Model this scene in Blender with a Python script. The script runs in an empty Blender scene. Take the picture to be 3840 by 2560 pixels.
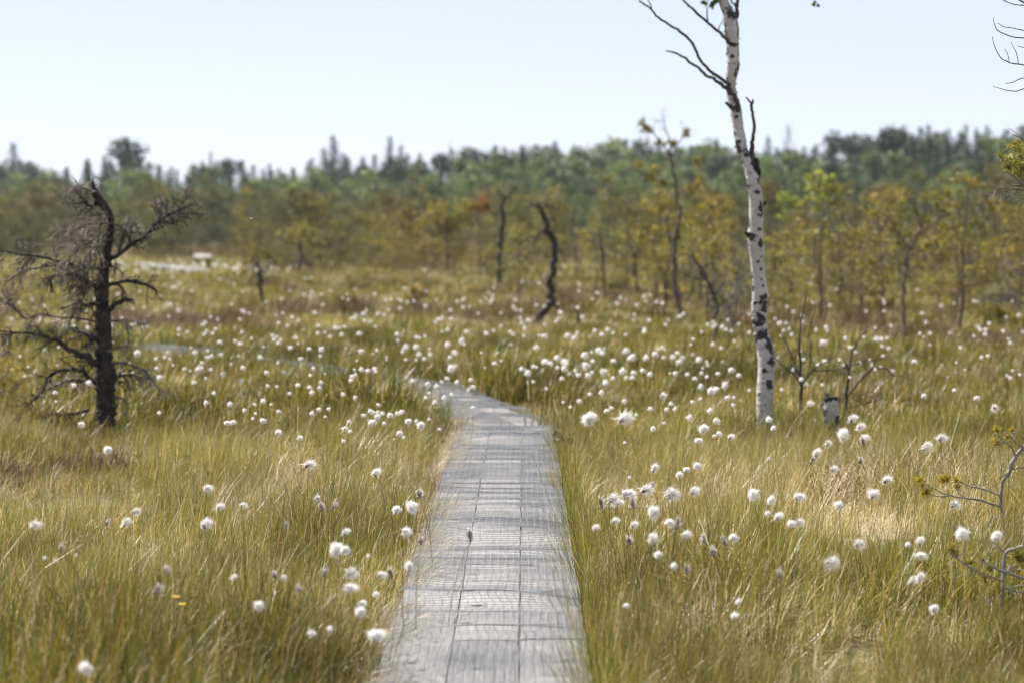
import bpy, math, random
import numpy as np
from mathutils import Vector, Matrix

# ------------------------------------------------------------------ camera, sky, sun, exposure
random.seed(7)
rng = np.random.default_rng(7)
scene = bpy.context.scene
F = 10667.0            # focal length in photo pixels (3840 wide)
HOR = 880.0            # horizon row in the photo
CAMZ = 1.27
PITCH = math.atan((1280 - HOR) / F)
cam_d = bpy.data.cameras.new('camera')
cam = bpy.data.objects.new('camera', cam_d)
scene.collection.objects.link(cam)
cam_d.sensor_width = 36.0
cam_d.lens = 36.0 * F / 3840
cam_d.clip_start = 0.1
cam_d.clip_end = 6000
cam_d.dof.use_dof = True
cam_d.dof.focus_distance = 10.8
cam_d.dof.aperture_fstop = 4.1
cam.location = (0, 0, CAMZ)
cam.rotation_euler = (math.pi / 2 - PITCH, 0, 0)
scene.camera = cam

SUN_EL = math.radians(48)
SUN_AZ = math.radians(-52)       # from +Y towards -X
world = bpy.data.worlds.new("World")
scene.world = world
world.use_nodes = True
wn = world.node_tree
bg = wn.nodes['Background']
sky = wn.nodes.new('ShaderNodeTexSky')
sky.sky_type = 'NISHITA'
sky.sun_disc = False
sky.sun_elevation = SUN_EL
sky.sun_rotation = SUN_AZ
sky.air_density = 0.7
sky.dust_density = 0.0
sky.ozone_density = 2.5
tn = wn.nodes.new('ShaderNodeMix'); tn.data_type = 'RGBA'; tn.blend_type = 'MULTIPLY'
tn.inputs[0].default_value = 1.0; tn.inputs[7].default_value = (1.22, 1.0, 1.12, 1)
wn.links.new(sky.outputs[0], tn.inputs[6])
air = wn.nodes.new('ShaderNodeMix'); air.data_type = 'RGBA'      # bright milky summer air over the whole sky
air.inputs[0].default_value = 0.72; air.inputs[7].default_value = (4.9, 5.45, 6.15, 1)
wn.links.new(tn.outputs[2], air.inputs[6])
wn.links.new(air.outputs[2], bg.inputs[0])
bg.inputs[1].default_value = 0.062
sun_d = bpy.data.lights.new('sun', 'SUN')
sun_d.energy = 5.0
sun_d.angle = math.radians(0.5)
sun_d.color = (1.0, 0.955, 0.88)
sun = bpy.data.objects.new('sun', sun_d)
scene.collection.objects.link(sun)
sdir = Vector((math.sin(SUN_AZ) * math.cos(SUN_EL), math.cos(SUN_AZ) * math.cos(SUN_EL), math.sin(SUN_EL)))
sun.rotation_euler = (-sdir).to_track_quat('-Z', 'Y').to_euler()
sun.location = sdir * 50
scene.view_settings.view_transform = 'Standard'
scene.view_settings.look = 'None'
scene.view_settings.exposure = 1.36
scene.view_settings.gamma = 1.0
scene.render.engine = 'CYCLES'
scene.cycles.use_denoising = True
scene.cycles.filter_width = 1.2
scene.cycles.use_adaptive_sampling = False
scene.cycles.max_bounces = 8
scene.cycles.transmission_bounces = 4
scene.cycles.transparent_max_bounces = 4
scene.cycles.volume_bounces = 0

# ------------------------------------------------------------------ helpers
CP, SP = math.cos(PITCH), math.sin(PITCH)


def ray(px, py):
    """direction through photo pixel, scaled so that y == 1"""
    u, v = (px - 1920) / F, (1280 - py) / F
    y = CP + v * SP
    z = -SP + v * CP
    return np.array([u / y, 1.0, z / y])


def P(px, py, d):
    r = ray(px, py)
    return np.array([r[0] * d, d, CAMZ + r[2] * d])


def at(px, py, z):
    r = ray(px, py)
    return P(px, py, (z - CAMZ) / r[2])


def S(px, d):
    return px * d / F


def hash2(ix, iy, seed):
    h = (ix.astype(np.int64) * 374761393 + iy.astype(np.int64) * 668265263 + seed * 1274126177) & 0x7fffffff
    h = ((h ^ (h >> 13)) * 1274126177) & 0x7fffffff
    h = (h ^ (h >> 16)) & 0xffff
    return h / 65535.0


def vnoise(x, y, seed=0):
    x = np.asarray(x, float); y = np.asarray(y, float)
    ix, iy = np.floor(x), np.floor(y)
    fx, fy = x - ix, y - iy
    fx = fx * fx * (3 - 2 * fx); fy = fy * fy * (3 - 2 * fy)
    a = hash2(ix, iy, seed); b = hash2(ix + 1, iy, seed)
    c = hash2(ix, iy + 1, seed); d = hash2(ix + 1, iy + 1, seed)
    return (a * (1 - fx) + b * fx) * (1 - fy) + (c * (1 - fx) + d * fx) * fy


def sstep(a, b, x):
    t = np.clip((np.asarray(x, float) - a) / (b - a), 0, 1)
    return t * t * (3 - 2 * t)


# boardwalk centre line (x, y): straight, then bending left; measured on the photo
X0 = lambda y: 0.018 + 0.0041 * (y - 7.3)
PITCHW = 0.19
HAZE = .00011
PATH = np.array([(X0(4.5) - .095, 4.5), (X0(17.2) - .095, 17.2), (-0.68, 21.6), (-1.95, 24.8), (-3.95, 29.6), (-7.4, 33.5), (-14, 39.0)])
BOARD_Z = 0.12


def path_dist(x, y):
    """signed distance to the boardwalk's centre line, negative = left of it"""
    x = np.asarray(x, float); y = np.asarray(y, float)
    best = np.full(x.shape, 1e9); sgn = np.ones(x.shape)
    for a, b in zip(PATH[:-1], PATH[1:]):
        d = b - a
        L2 = d @ d
        t = np.clip(((x - a[0]) * d[0] + (y - a[1]) * d[1]) / L2, 0, 1)
        qx, qy = x - a[0] - t * d[0], y - a[1] - t * d[1]
        r = np.hypot(qx, qy)
        s = np.where(d[1] * (x - a[0]) - d[0] * (y - a[1]) >= 0, 1, -1)
        m = r < best
        best = np.where(m, r, best); sgn = np.where(m, s, sgn)
    return best * sgn


def gz(x, y):
    """ground height: hummocks of the bog, flattened beneath the boardwalk"""
    x = np.asarray(x, float); y = np.asarray(y, float)
    h = 0.16 * (vnoise(x / 1.1, y / 1.3, 3) ** 1.6) + 0.07 * vnoise(x / .42, y / .42, 5) - 0.03
    h = h + 0.10 * (vnoise(x / 6, y / 7, 9) - .5)
    far = sstep(25, 90, y)
    h = h + far * 0.45 * (vnoise(x / 9, y / 12, 11) - .55)
    h = h + .10 * np.exp(-((x + 1.0) / .55) ** 2 - ((y - 18.4) / 1.7) ** 2)
    d = np.abs(path_dist(x, y))
    k = sstep(0.26, 0.55, d)
    return h * k + (1 - k) * .015


def gz1(x, y):
    return float(gz(np.array([x]), np.array([y]))[0])


def tag(o, label=None, cat=None, group=None, kind=None):
    if label: o['label'] = label
    if cat: o['category'] = cat
    if group: o['group'] = group
    if kind: o['kind'] = kind
    return o


def link(o, parent=None):
    scene.collection.objects.link(o)
    if parent is not None:
        o.parent = parent
    return o


def empty(name, loc, label, cat, group=None, rz=0.0, scale=1.0):
    o = bpy.data.objects.new(name, None)
    o.empty_display_size = 0.05
    o.location = Vector([float(c) for c in loc]); o.rotation_euler = (0, 0, rz); o.scale = (scale,) * 3
    link(o)
    return tag(o, label, cat, group)


class MB:
    """collects vertices, faces and a float attribute 'tone' for one mesh"""
    def __init__(self):
        self.v = []; self.f3 = []; self.f4 = []; self.t = []; self.n = 0

    def add(self, v, tris=None, quads=None, tone=0.5):
        v = np.asarray(v, float).reshape(-1, 3)
        self.v.append(v)
        if tris is not None and len(tris): self.f3.append(np.asarray(tris, int) + self.n)
        if quads is not None and len(quads): self.f4.append(np.asarray(quads, int) + self.n)
        self.t.append(np.broadcast_to(np.asarray(tone, float), (len(v),)).copy())
        self.n += len(v)

    def tube(self, pts, rad, sides=6, tone=0.5, rough=0.0, cap=True):
        pts = np.asarray(pts, float); n = len(pts)
        rad = np.broadcast_to(np.asarray(rad, float), (n,))
        tan = np.gradient(pts, axis=0)
        tan /= np.linalg.norm(tan, axis=1)[:, None] + 1e-12
        ref = np.array([0., 1., 0.]) if abs(tan[0][1]) < 0.8 else np.array([1., 0., 0.])
        a = np.cross(tan, ref)
        bad = np.linalg.norm(a, axis=1) < 0.05
        if bad.any(): a[bad] = np.cross(tan[bad], np.array([.3, .2, .9]))
        a /= np.linalg.norm(a, axis=1)[:, None]
        b = np.cross(tan, a)
        ang = np.arange(sides) * 2 * math.pi / sides
        R = rad[:, None] * np.ones((1, sides))
        if rough > 0:
            R = R * (1 + rough * (rng.random((n, sides)) - .5))
        ring = pts[:, None, :] + (a[:, None, :] * np.cos(ang)[None, :, None] + b[:, None, :] * np.sin(ang)[None, :, None]) * R[:, :, None]
        v = ring.reshape(-1, 3)
        i = np.arange(n - 1)[:, None] * sides; j = np.arange(sides)[None, :]; k = (j + 1) % sides
        q = np.stack([i + j, i + k, i + sides + k, i + sides + j], -1).reshape(-1, 4)
        tris = []
        if cap:
            v = np.vstack([v, pts[0], pts[-1]])
            m = n * sides
            for s in range(sides):
                tris.append((m, (s + 1) % sides, s))
                tris.append((m + 1, (n - 1) * sides + s, (n - 1) * sides + (s + 1) % sides))
        self.add(v, tris, q, tone)

    def box(self, c, ax, ay, az, tone=0.5):
        c = np.asarray(c, float); ax = np.asarray(ax, float); ay = np.asarray(ay, float); az = np.asarray(az, float)
        v = [c + sx * ax + sy * ay + sz * az for sz in (-1, 1) for sy in (-1, 1) for sx in (-1, 1)]
        self.add(v, None, [(0, 2, 3, 1), (4, 5, 7, 6), (0, 1, 5, 4), (2, 6, 7, 3), (0, 4, 6, 2), (1, 3, 7, 5)], tone)

    def mesh(self, name, mat, smooth=True):
        v = np.vstack(self.v)
        f3 = np.vstack(self.f3) if self.f3 else np.zeros((0, 3), int)
        f4 = np.vstack(self.f4) if self.f4 else np.zeros((0, 4), int)
        me = bpy.data.meshes.new(name)
        me.vertices.add(len(v)); me.vertices.foreach_set('co', v.astype(np.float32).ravel())
        nl = f3.size + f4.size; npoly = len(f3) + len(f4)
        me.loops.add(nl); me.polygons.add(npoly)
        me.loops.foreach_set('vertex_index', np.concatenate([f3.ravel(), f4.ravel()]).astype(np.int32))
        starts = np.concatenate([np.arange(len(f3)) * 3, f3.size + np.arange(len(f4)) * 4]).astype(np.int32)
        me.polygons.foreach_set('loop_start', starts)
        me.polygons.foreach_set('use_smooth', np.full(npoly, smooth))
        me.update(calc_edges=True)
        at_ = me.attributes.new('tone', 'FLOAT', 'POINT')
        at_.data.foreach_set('value', np.concatenate(self.t).astype(np.float32))
        if mat: me.materials.append(mat)
        return me

    def build(self, name, mat, parent=None, smooth=True):
        o = bpy.data.objects.new(name, self.mesh(name, mat, smooth))
        return link(o, parent)


def child(name, me, parent, loc=(0, 0, 0), rot=(0, 0, 0), scale=(1, 1, 1), color=None):
    o = bpy.data.objects.new(name, me)
    o.location = Vector([float(c) for c in loc]); o.rotation_euler = rot; o.scale = scale
    if color: o.color = color
    return link(o, parent)


def smooth_path(pts, n=None, vals=None):
    """Catmull-Rom through the points; vals (radii) are interpolated alongside"""
    pts = np.asarray(pts, float); m = len(pts)
    n = n or (m - 1) * 6 + 1
    t = np.linspace(0, m - 1, n)
    i = np.clip(np.floor(t).astype(int), 0, m - 2); u = (t - i)[:, None]
    p0 = pts[np.clip(i - 1, 0, m - 1)]; p1 = pts[i]; p2 = pts[i + 1]; p3 = pts[np.clip(i + 2, 0, m - 1)]
    out = 0.5 * (2 * p1 + (p2 - p0) * u + (2 * p0 - 5 * p1 + 4 * p2 - p3) * u ** 2 + (3 * p1 - p0 - 3 * p2 + p3) * u ** 3)
    if vals is None: return out
    return out, np.interp(t, np.arange(m), vals)


# ------------------------------------------------------------------ materials
def nodes_of(name):
    m = bpy.data.materials.new(name); m.use_nodes = True
    nt = m.node_tree
    return m, nt, nt.nodes['Principled BSDF'], nt.nodes['Material Output']


def N(nt, typ, **kw):
    n = nt.nodes.new(typ)
    for k, v in kw.items(): setattr(n, k, v)
    return n


def mixc(nt, fac, a, b):
    m = nt.nodes.new('ShaderNodeMix'); m.data_type = 'RGBA'
    for s, v in ((m.inputs[0], fac), (m.inputs[6], a), (m.inputs[7], b)):
        if hasattr(v, 'node'): nt.links.new(v, s)
        else: s.default_value = v if not isinstance(v, tuple) else (*v, 1.0)[:4]
    return m.outputs[2]


def ramp(nt, fac, stops):
    r = nt.nodes.new('ShaderNodeValToRGB')
    cr = r.color_ramp
    while len(cr.elements) < len(stops): cr.elements.new(0.5)
    for e, (p, c) in zip(cr.elements, stops):
        e.position = p; e.color = (*c, 1)
    nt.links.new(fac, r.inputs[0])
    return r.outputs[0]


def math_(nt, op, a, b=0.0, c=0.0):
    m = nt.nodes.new('ShaderNodeMath'); m.operation = op
    for s, v in zip(m.inputs, (a, b, c)):
        if hasattr(v, 'node'): nt.links.new(v, s)
        else: s.default_value = v
    return m.outputs[0]


def attr(nt, name, inst=False):
    a = nt.nodes.new('ShaderNodeAttribute'); a.attribute_name = name
    a.attribute_type = 'INSTANCER' if inst else 'GEOMETRY'
    return a.outputs['Fac']


def noise(nt, scale, detail=4, vec=None, stretch=None, coord='Object'):
    n = nt.nodes.new('ShaderNodeTexNoise'); n.inputs['Scale'].default_value = scale; n.inputs['Detail'].default_value = detail
    tc = nt.nodes.new('ShaderNodeTexCoord')
    src = tc.outputs[coord]
    if stretch:
        mp = nt.nodes.new('ShaderNodeMapping'); mp.inputs['Scale'].default_value = stretch
        nt.links.new(src, mp.inputs[0]); src = mp.outputs[0]
    nt.links.new(src, n.inputs['Vector'])
    return n.outputs['Fac']


def leafy(name, stops, rough=0.45, transl=0.35, inst_tint=False, spec=0.5, obj_tint=False, brown=None):
    """thin foliage: colour from the per-blade tone, shared between reflection and transmission"""
    m, nt, p, out = nodes_of(name)
    tone = attr(nt, 'tone')
    col = ramp(nt, tone, stops)
    if inst_tint:
        ti = attr(nt, 'tint', True)
        hsv = nt.nodes.new('ShaderNodeHueSaturation')
        nt.links.new(col, hsv.inputs['Color'])
        nt.links.new(math_(nt, 'MULTIPLY_ADD', ti, 1.3, 0.35), hsv.inputs['Value'])
        col = hsv.outputs[0]
        if brown: col = mixc(nt, math_(nt, 'MULTIPLY', attr(nt, 'dry', True), 0.6), col, brown)
    if obj_tint:
        oi = nt.nodes.new('ShaderNodeObjectInfo')
        mx = nt.nodes.new('ShaderNodeMix'); mx.data_type = 'RGBA'; mx.blend_type = 'MULTIPLY'
        mx.inputs[0].default_value = 1
        nt.links.new(col, mx.inputs[6]); nt.links.new(oi.outputs['Color'], mx.inputs[7])
        col = mx.outputs[2]
    nt.links.new(col, p.inputs['Base Color'])
    p.inputs['Roughness'].default_value = rough
    p.inputs['Specular IOR Level'].default_value = spec
    tr = nt.nodes.new('ShaderNodeBsdfTranslucent')
    nt.links.new(col, tr.inputs[0])
    mx = nt.nodes.new('ShaderNodeMixShader'); mx.inputs[0].default_value = transl
    nt.links.new(p.outputs[0], mx.inputs[1]); nt.links.new(tr.outputs[0], mx.inputs[2])
    nt.links.new(mx.outputs[0], out.inputs[0])
    return m


M = {}
M['sedge'] = leafy('sedge', [(0, (.020, .032, .003)), (.45, (.104, .112, .006)), (.7, (.225, .20, .014)), (.80, (.34, .18, .03)), (1, (.64, .54, .34))], .38, .42, True, .3, brown=(.36, .29, .10))
M['straw'] = leafy('straw', [(0, (.22, .15, .08)), (.5, (.44, .35, .22)), (1, (.66, .56, .40))], .45, .30, True, .5)
M['heather'] = leafy('heather', [(0, (.05, .03, .018)), (.6, (.14, .085, .05)), (1, (.26, .18, .11))], .7, .15, True, .2)
M['scrub'] = leafy('scrub', [(0, (.04, .034, .012)), (.5, (.10, .078, .026)), (.8, (.16, .115, .04)), (1, (.24, .16, .09))], .7, .25, True, .2)
M['needles'] = leafy('needles', [(0, (.045, .046, .012)), (.6, (.115, .108, .024)), (1, (.25, .215, .045))], .5, .30, obj_tint=True)
M['leaves'] = leafy('leaves', [(0, (.045, .075, .018)), (.6, (.090, .130, .032)), (1, (.17, .215, .06))], .6, .35, obj_tint=True)
M['spruce'] = leafy('spruce', [(0, (.010, .022, .010)), (.6, (.026, .046, .019)), (1, (.055, .075, .028))], .7, .25, obj_tint=True)
M['cotton'] = leafy('cotton', [(0, (.80, .75, .68)), (1, (.93, .91, .89))], .6, .45, spec=.15)
M['bract'] = leafy('bract', [(0, (.06, .045, .04)), (1, (.30, .22, .17))], .6, .1, spec=.2)
M['stem'] = leafy('stem', [(0, (.15, .13, .035)), (.6, (.27, .20, .06)), (1, (.34, .19, .06))], .4, .15)


def bark(name, c0, c1, scale=30, rough=.85, stretch=(1, 1, .25), bump=.6, dist=.006):
    m, nt, p, out = nodes_of(name)
    n = noise(nt, scale, 6, stretch=stretch)
    n2 = noise(nt, scale * .2, 3)
    f = math_(nt, 'MULTIPLY_ADD', n, .75, math_(nt, 'MULTIPLY', n2, .45))
    f = math_(nt, 'ADD', math_(nt, 'MULTIPLY', attr(nt, 'tone'), .5), math_(nt, 'SUBTRACT', f, .35))
    col = ramp(nt, f, [(.25, c0), (.75, c1)])
    nt.links.new(col, p.inputs['Base Color'])
    p.inputs['Roughness'].default_value = rough
    p.inputs['Specular IOR Level'].default_value = .25
    b = nt.nodes.new('ShaderNodeBump'); b.inputs['Strength'].default_value = bump; b.inputs['Distance'].default_value = dist
    nt.links.new(n, b.inputs['Height']); nt.links.new(b.outputs[0], p.inputs['Normal'])
    return m


M['dead_bark'] = bark('dead_bark', (.010, .008, .007), (.085, .066, .056), 45)
M['dead_twig'] = bark('dead_twig', (.045, .034, .027), (.25, .205, .172), 60)
M['pine_bark'] = bark('pine_bark', (.05, .036, .028), (.19, .14, .115), 40)
M['grey_twig'] = bark('grey_twig', (.085, .076, .068), (.28, .255, .225), 70)
M['dark_branch'] = bark('dark_branch', (.030, .024, .020), (.10, .082, .070), 60)
M['charred'] = bark('charred', (.010, .009, .009), (.045, .038, .034), 50)


def birch_bark():
    m, nt, p, out = nodes_of('birch_bark')
    d = attr(nt, 'tone')
    n = noise(nt, 55, 5, stretch=(1, 1, .8))
    nh = noise(nt, 26, 4, stretch=(1, 1, 5.5))
    lent = math_(nt, 'MULTIPLY', math_(nt, 'GREATER_THAN', nh, .61), .40)
    n3 = noise(nt, 24, 6, stretch=(1, 1, 1.8))
    f = math_(nt, 'ADD', math_(nt, 'MULTIPLY', d, 1.15), math_(nt, 'ADD', math_(nt, 'MULTIPLY', math_(nt, 'SUBTRACT', n, .5), 1.3), math_(nt, 'MULTIPLY', math_(nt, 'SUBTRACT', n3, .5), 1.7)))
    f = math_(nt, 'ADD', f, lent)
    big = noise(nt, 6, 4, stretch=(1, 1, .5))
    white = mixc(nt, big, (.54, .505, .48), (.22, .195, .175))
    col = mixc(nt, math_(nt, 'SMOOTH_MIN', 1.0, math_(nt, 'MULTIPLY', math_(nt, 'MAXIMUM', math_(nt, 'SUBTRACT', f, .40), 0.0), 5.0), .05), white, (.028, .024, .021))
    nt.links.new(col, p.inputs['Base Color'])
    p.inputs['Roughness'].default_value = .6
    p.inputs['Specular IOR Level'].default_value = .3
    b = nt.nodes.new('ShaderNodeBump'); b.inputs['Strength'].default_value = .5; b.inputs['Distance'].default_value = .004
    nt.links.new(math_(nt, 'ADD', nh, f), b.inputs['Height']); nt.links.new(b.outputs[0], p.inputs['Normal'])
    return m


M['birch_bark'] = birch_bark()


def wood():
    m, nt, p, out = nodes_of('weathered_wood')
    g = noise(nt, 9, 8, stretch=(14, .6, 14), coord='Object')
    blot = noise(nt, 1.3, 5, stretch=(1.5, 1.0, 1))
    f = math_(nt, 'ADD', math_(nt, 'MULTIPLY', g, .6), math_(nt, 'MULTIPLY', blot, .55))
    f = math_(nt, 'ADD', f, math_(nt, 'MULTIPLY_ADD', attr(nt, 'tone'), .34, -.17))
    col = ramp(nt, f, [(.35, (.082, .078, .078)), (.55, (.190, .178, .172)), (.78, (.315, .290, .275))])
    nt.links.new(col, p.inputs['Base Color'])
    p.inputs['Roughness'].default_value = .62
    b = nt.nodes.new('ShaderNodeBump'); b.inputs['Strength'].default_value = .5; b.inputs['Distance'].default_value = .004
    nt.links.new(g, b.inputs['Height']); nt.links.new(b.outputs[0], p.inputs['Normal'])
    return m


M['wood'] = wood()


def simple(name, col, rough=.5, metal=0.0):
    m, nt, p, out = nodes_of(name)
    n = noise(nt, 12, 4)
    c = mixc(nt, n, tuple(x * .7 for x in col), tuple(min(1, x * 1.25) for x in col))
    nt.links.new(c, p.inputs['Base Color'])
    p.inputs['Roughness'].default_value = rough; p.inputs['Metallic'].default_value = metal
    return m


M['wire'] = simple('wire', (.20, .205, .215), .5, .5)
M['insect'] = simple('insect', (.05, .04, .03), .4)
M['wing'] = simple('wing', (.75, .74, .72), .25)
M['yellow'] = simple('yellow_petal', (.75, .48, .03), .5)


def ground_mat():
    m, nt, p, out = nodes_of('bog_ground')
    a = noise(nt, 1.1, 6); b_ = noise(nt, 14, 6)
    f = math_(nt, 'ADD', math_(nt, 'MULTIPLY', a, .6), math_(nt, 'MULTIPLY', b_, .5))
    col = ramp(nt, f, [(.35, (.055, .045, .014)), (.5, (.12, .10, .028)), (.62, (.20, .155, .065)), (.75, (.17, .11, .06))])
    nt.links.new(col, p.inputs['Base Color'])
    p.inputs['Roughness'].default_value = .9
    bm = nt.nodes.new('ShaderNodeBump'); bm.inputs['Distance'].default_value = .05
    nt.links.new(b_, bm.inputs['Height']); nt.links.new(bm.outputs[0], p.inputs['Normal'])
    return m


M['ground'] = ground_mat()

# ------------------------------------------------------------------ ground sheet
rows = np.concatenate([np.arange(-12, 4, 2.0), np.arange(4, 40, .11), 40 * 1.012 ** np.arange(0, 200), np.geomspace(445, 700, 10)])
cols = np.linspace(-1, 1, 221)
gy, gu = np.meshgrid(rows, cols, indexing='ij')
gx = gu * (6 + .55 * np.maximum(gy, 0))
gh = gz(gx, gy)
gh = np.where(gy > 440, -.3, gh)
mb = MB()
nr, nc = gy.shape
idx = np.arange(nr * nc).reshape(nr, nc)
q = np.stack([idx[:-1, :-1], idx[:-1, 1:], idx[1:, 1:], idx[1:, :-1]], -1).reshape(-1, 4)
mb.add(np.stack([gx, gy, gh], -1).reshape(-1, 3), None, q)
tag(mb.build('ground', M['ground']), kind='structure')

# ------------------------------------------------------------------ boardwalk: planks, cross beams, wire mesh
bw = empty('boardwalk', (0, 0, 0), 'grey boardwalk of three weathered planks under wire mesh, curving away through the bog', 'boardwalk')


def plank(mb, a, b, off0, off1, z, th, tone):
    """plank between centre-line points a and b, from off0 to off1 across, slightly warped"""
    a = np.array(a); b = np.array(b); d = b - a; L = np.linalg.norm(d); d = d / L; n_ = np.array([d[1], -d[0]])
    n = max(int(L / .15), 4)
    t = np.linspace(0, 1, n + 1)
    xs = np.linspace(off0, off1, 4)
    warp = rng.normal(0, .0022, n + 1)
    warp = np.convolve(warp, np.ones(5) / 5, 'same') * 2
    top = []; bot = []
    for i, tt in enumerate(t):
        c = a + d * L * tt
        for k, x in enumerate(xs):
            e = .003 if k in (0, 3) else 0
            w = rng.normal(0, .0012) if k in (0, 3) else 0
            p = c + n_ * (x + w)
            top.append((*p, z + warp[i] - e)); bot.append((*p, z - th))
    v = np.array(top + bot); m = (n + 1) * 4
    qs = []
    for i in range(n):
        for k in range(3):
            o = i * 4 + k
            qs += [(o, o + 1, o + 5, o + 4), (m + o, m + o + 4, m + o + 5, m + o + 1)]
        o = i * 4
        qs += [(o, o + 4, m + o + 4, m + o), (o + 3, m + o + 3, m + o + 7, o + 7)]
    for k in range(3):
        qs += [(k, m + k, m + k + 1, k + 1), (n * 4 + k, n * 4 + k + 1, m + n * 4 + k + 1, m + n * 4 + k)]
    mb.add(v, None, qs, tone)


SEAMS = [(-1.5, -.5), (-.5, .5), (.5, 1.5)]
breaks = [4.5, 8.05, 11.4, 14.6, 17.2]
for i in range(4):
    for k, (o0, o1) in enumerate(SEAMS):
        jit = [0, .0, .0][k]
        y0, y1 = breaks[i] + (.004 if i else 0), breaks[i + 1]
        mb = MB()
        plank(mb, (X0(y0) - .095, y0), (X0(y1) - .095, y1), o0 * PITCHW + .003, o1 * PITCHW - .003, BOARD_Z + .002 * ((i * 3 + k) % 3 - 1), .035, rng.random())
        mb.build('plank', M['wood'], bw, smooth=False)
for i in range(1, len(PATH) - 1):
    a, b = PATH[i], PATH[i + 1]
    d = (b - a) / np.linalg.norm(b - a)
    for k, (o0, o1) in enumerate(SEAMS):
        mb = MB()
        plank(mb, a + d * .03, b + d * .10, o0 * PITCHW + .003, o1 * PITCHW - .003, BOARD_Z - .006 - .009 * (i % 2) + (.003 * k if i > 1 else 0) - (.035 if i > 2 else .012 * (i > 1)), .033, rng.random())
        mb.build('plank', M['wood'], bw, smooth=False)


# cross beams whose ends show in the grass
def beam(y, xl, xr, z=.052, ty=.05):
    mb = MB()
    mb.box(((xl + xr) / 2, y, z - .03), ((xr - xl) / 2, (xr - xl) / 2 * .02, 0), (0, ty, 0), (0, 0, .03), rng.random())
    mb.build('cross_beam', M['wood'], bw, smooth=False)


for y, xl, xr in ((7.9, -.36, .24), (10.75, -1.08, .31), (11.85, -.36, .76), (12.75, -.36, .80), (14.6, -.36, .27), (17.2, -.36, .27)):
    beam(y, xl, xr)

# wire mesh lying loose over the boards: it follows the centre line and ripples
seg = np.diff(PATH, axis=0); sl = np.linalg.norm(seg, axis=1); cum = np.concatenate([[0], np.cumsum(sl)])
END = cum[4]


def on_path(s, t):
    s = np.asarray(s, float)
    i = np.clip(np.searchsorted(cum, s, side='right') - 1, 0, len(seg) - 1)
    # heading eased across the corners
    def heading(ss):
        j = np.clip(np.searchsorted(cum, ss, side='right') - 1, 0, len(seg) - 1)
        return seg[j] / sl[j][..., None]
    c = PATH[i] + (seg[i] / sl[i][..., None]) * (s - cum[i])[..., None]
    h = (heading(s - .12) + heading(s) + heading(s + .12)) / 3
    h /= np.linalg.norm(h, axis=-1)[..., None]
    return c[..., 0] + h[..., 1] * t, c[..., 1] - h[..., 0] * t


def ripple(s, t):
    r = .042 * np.maximum(0, vnoise(s / .36, t / .50 + 7, 21) - .36) + .024 * np.maximum(0, vnoise(s / .13 + 3, t / .38, 23) - .42)
    big = .05 * np.maximum(0, vnoise(s / .8, t / 1.2, 29) - .66)
    return BOARD_Z + .0075 + r + big


mb = MB()
HW = 1.5 * PITCHW - .004
step = .0255
ss = np.arange(.1, END, step)
tt = np.linspace(-HW, HW, 22)
wob_s = ss + 0
for t in tt:                               # long wires
    tv = t + .006 * (vnoise(ss / .13, np.full_like(ss, t * 40), 31) - .5) + .010 * (vnoise(ss / .9, np.full_like(ss, t * 3), 33) - .5)
    x, y = on_path(ss, tv)
    mb.tube(np.stack([x, y, ripple(ss, tv)], -1), .0009, 3, .5, cap=False)
for s in ss:                               # cross wires
    sv = s + .012 * (vnoise(np.full_like(tt, s / .3), tt / .12, 35) - .5) + .03 * (vnoise(np.full_like(tt, s / 1.5), tt / .4, 37) - .5)
    x, y = on_path(sv, tt)
    mb.tube(np.stack([x, y, ripple(sv, tt)], -1), .0011, 3, .5, cap=False)
mb.build('wire_mesh', M['wire'], bw)

# the boardwalk's far stretch, seen again beyond the dead pine
far_pts = [at(470, 985, .12), at(700, 1012, .12), at(900, 1040, .12), at(1010, 1062, .12)]
fb = empty('boardwalk', (0, 0, 0), 'far pale stretch of boardwalk crossing the open bog by the small box', 'boardwalk')
for a, b in zip(far_pts[:-1], far_pts[1:]):
    for k, (o0, o1) in enumerate(SEAMS):
        mb = MB()
        plank(mb, a[:2], b[:2], o0 * .24 + .006, o1 * .24 - .006, BOARD_Z + .06 + .005 * k, .045, rng.random())
        mb.build('plank', M['wood'], fb, smooth=False)

# ------------------------------------------------------------------ grass
lib = {}


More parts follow.
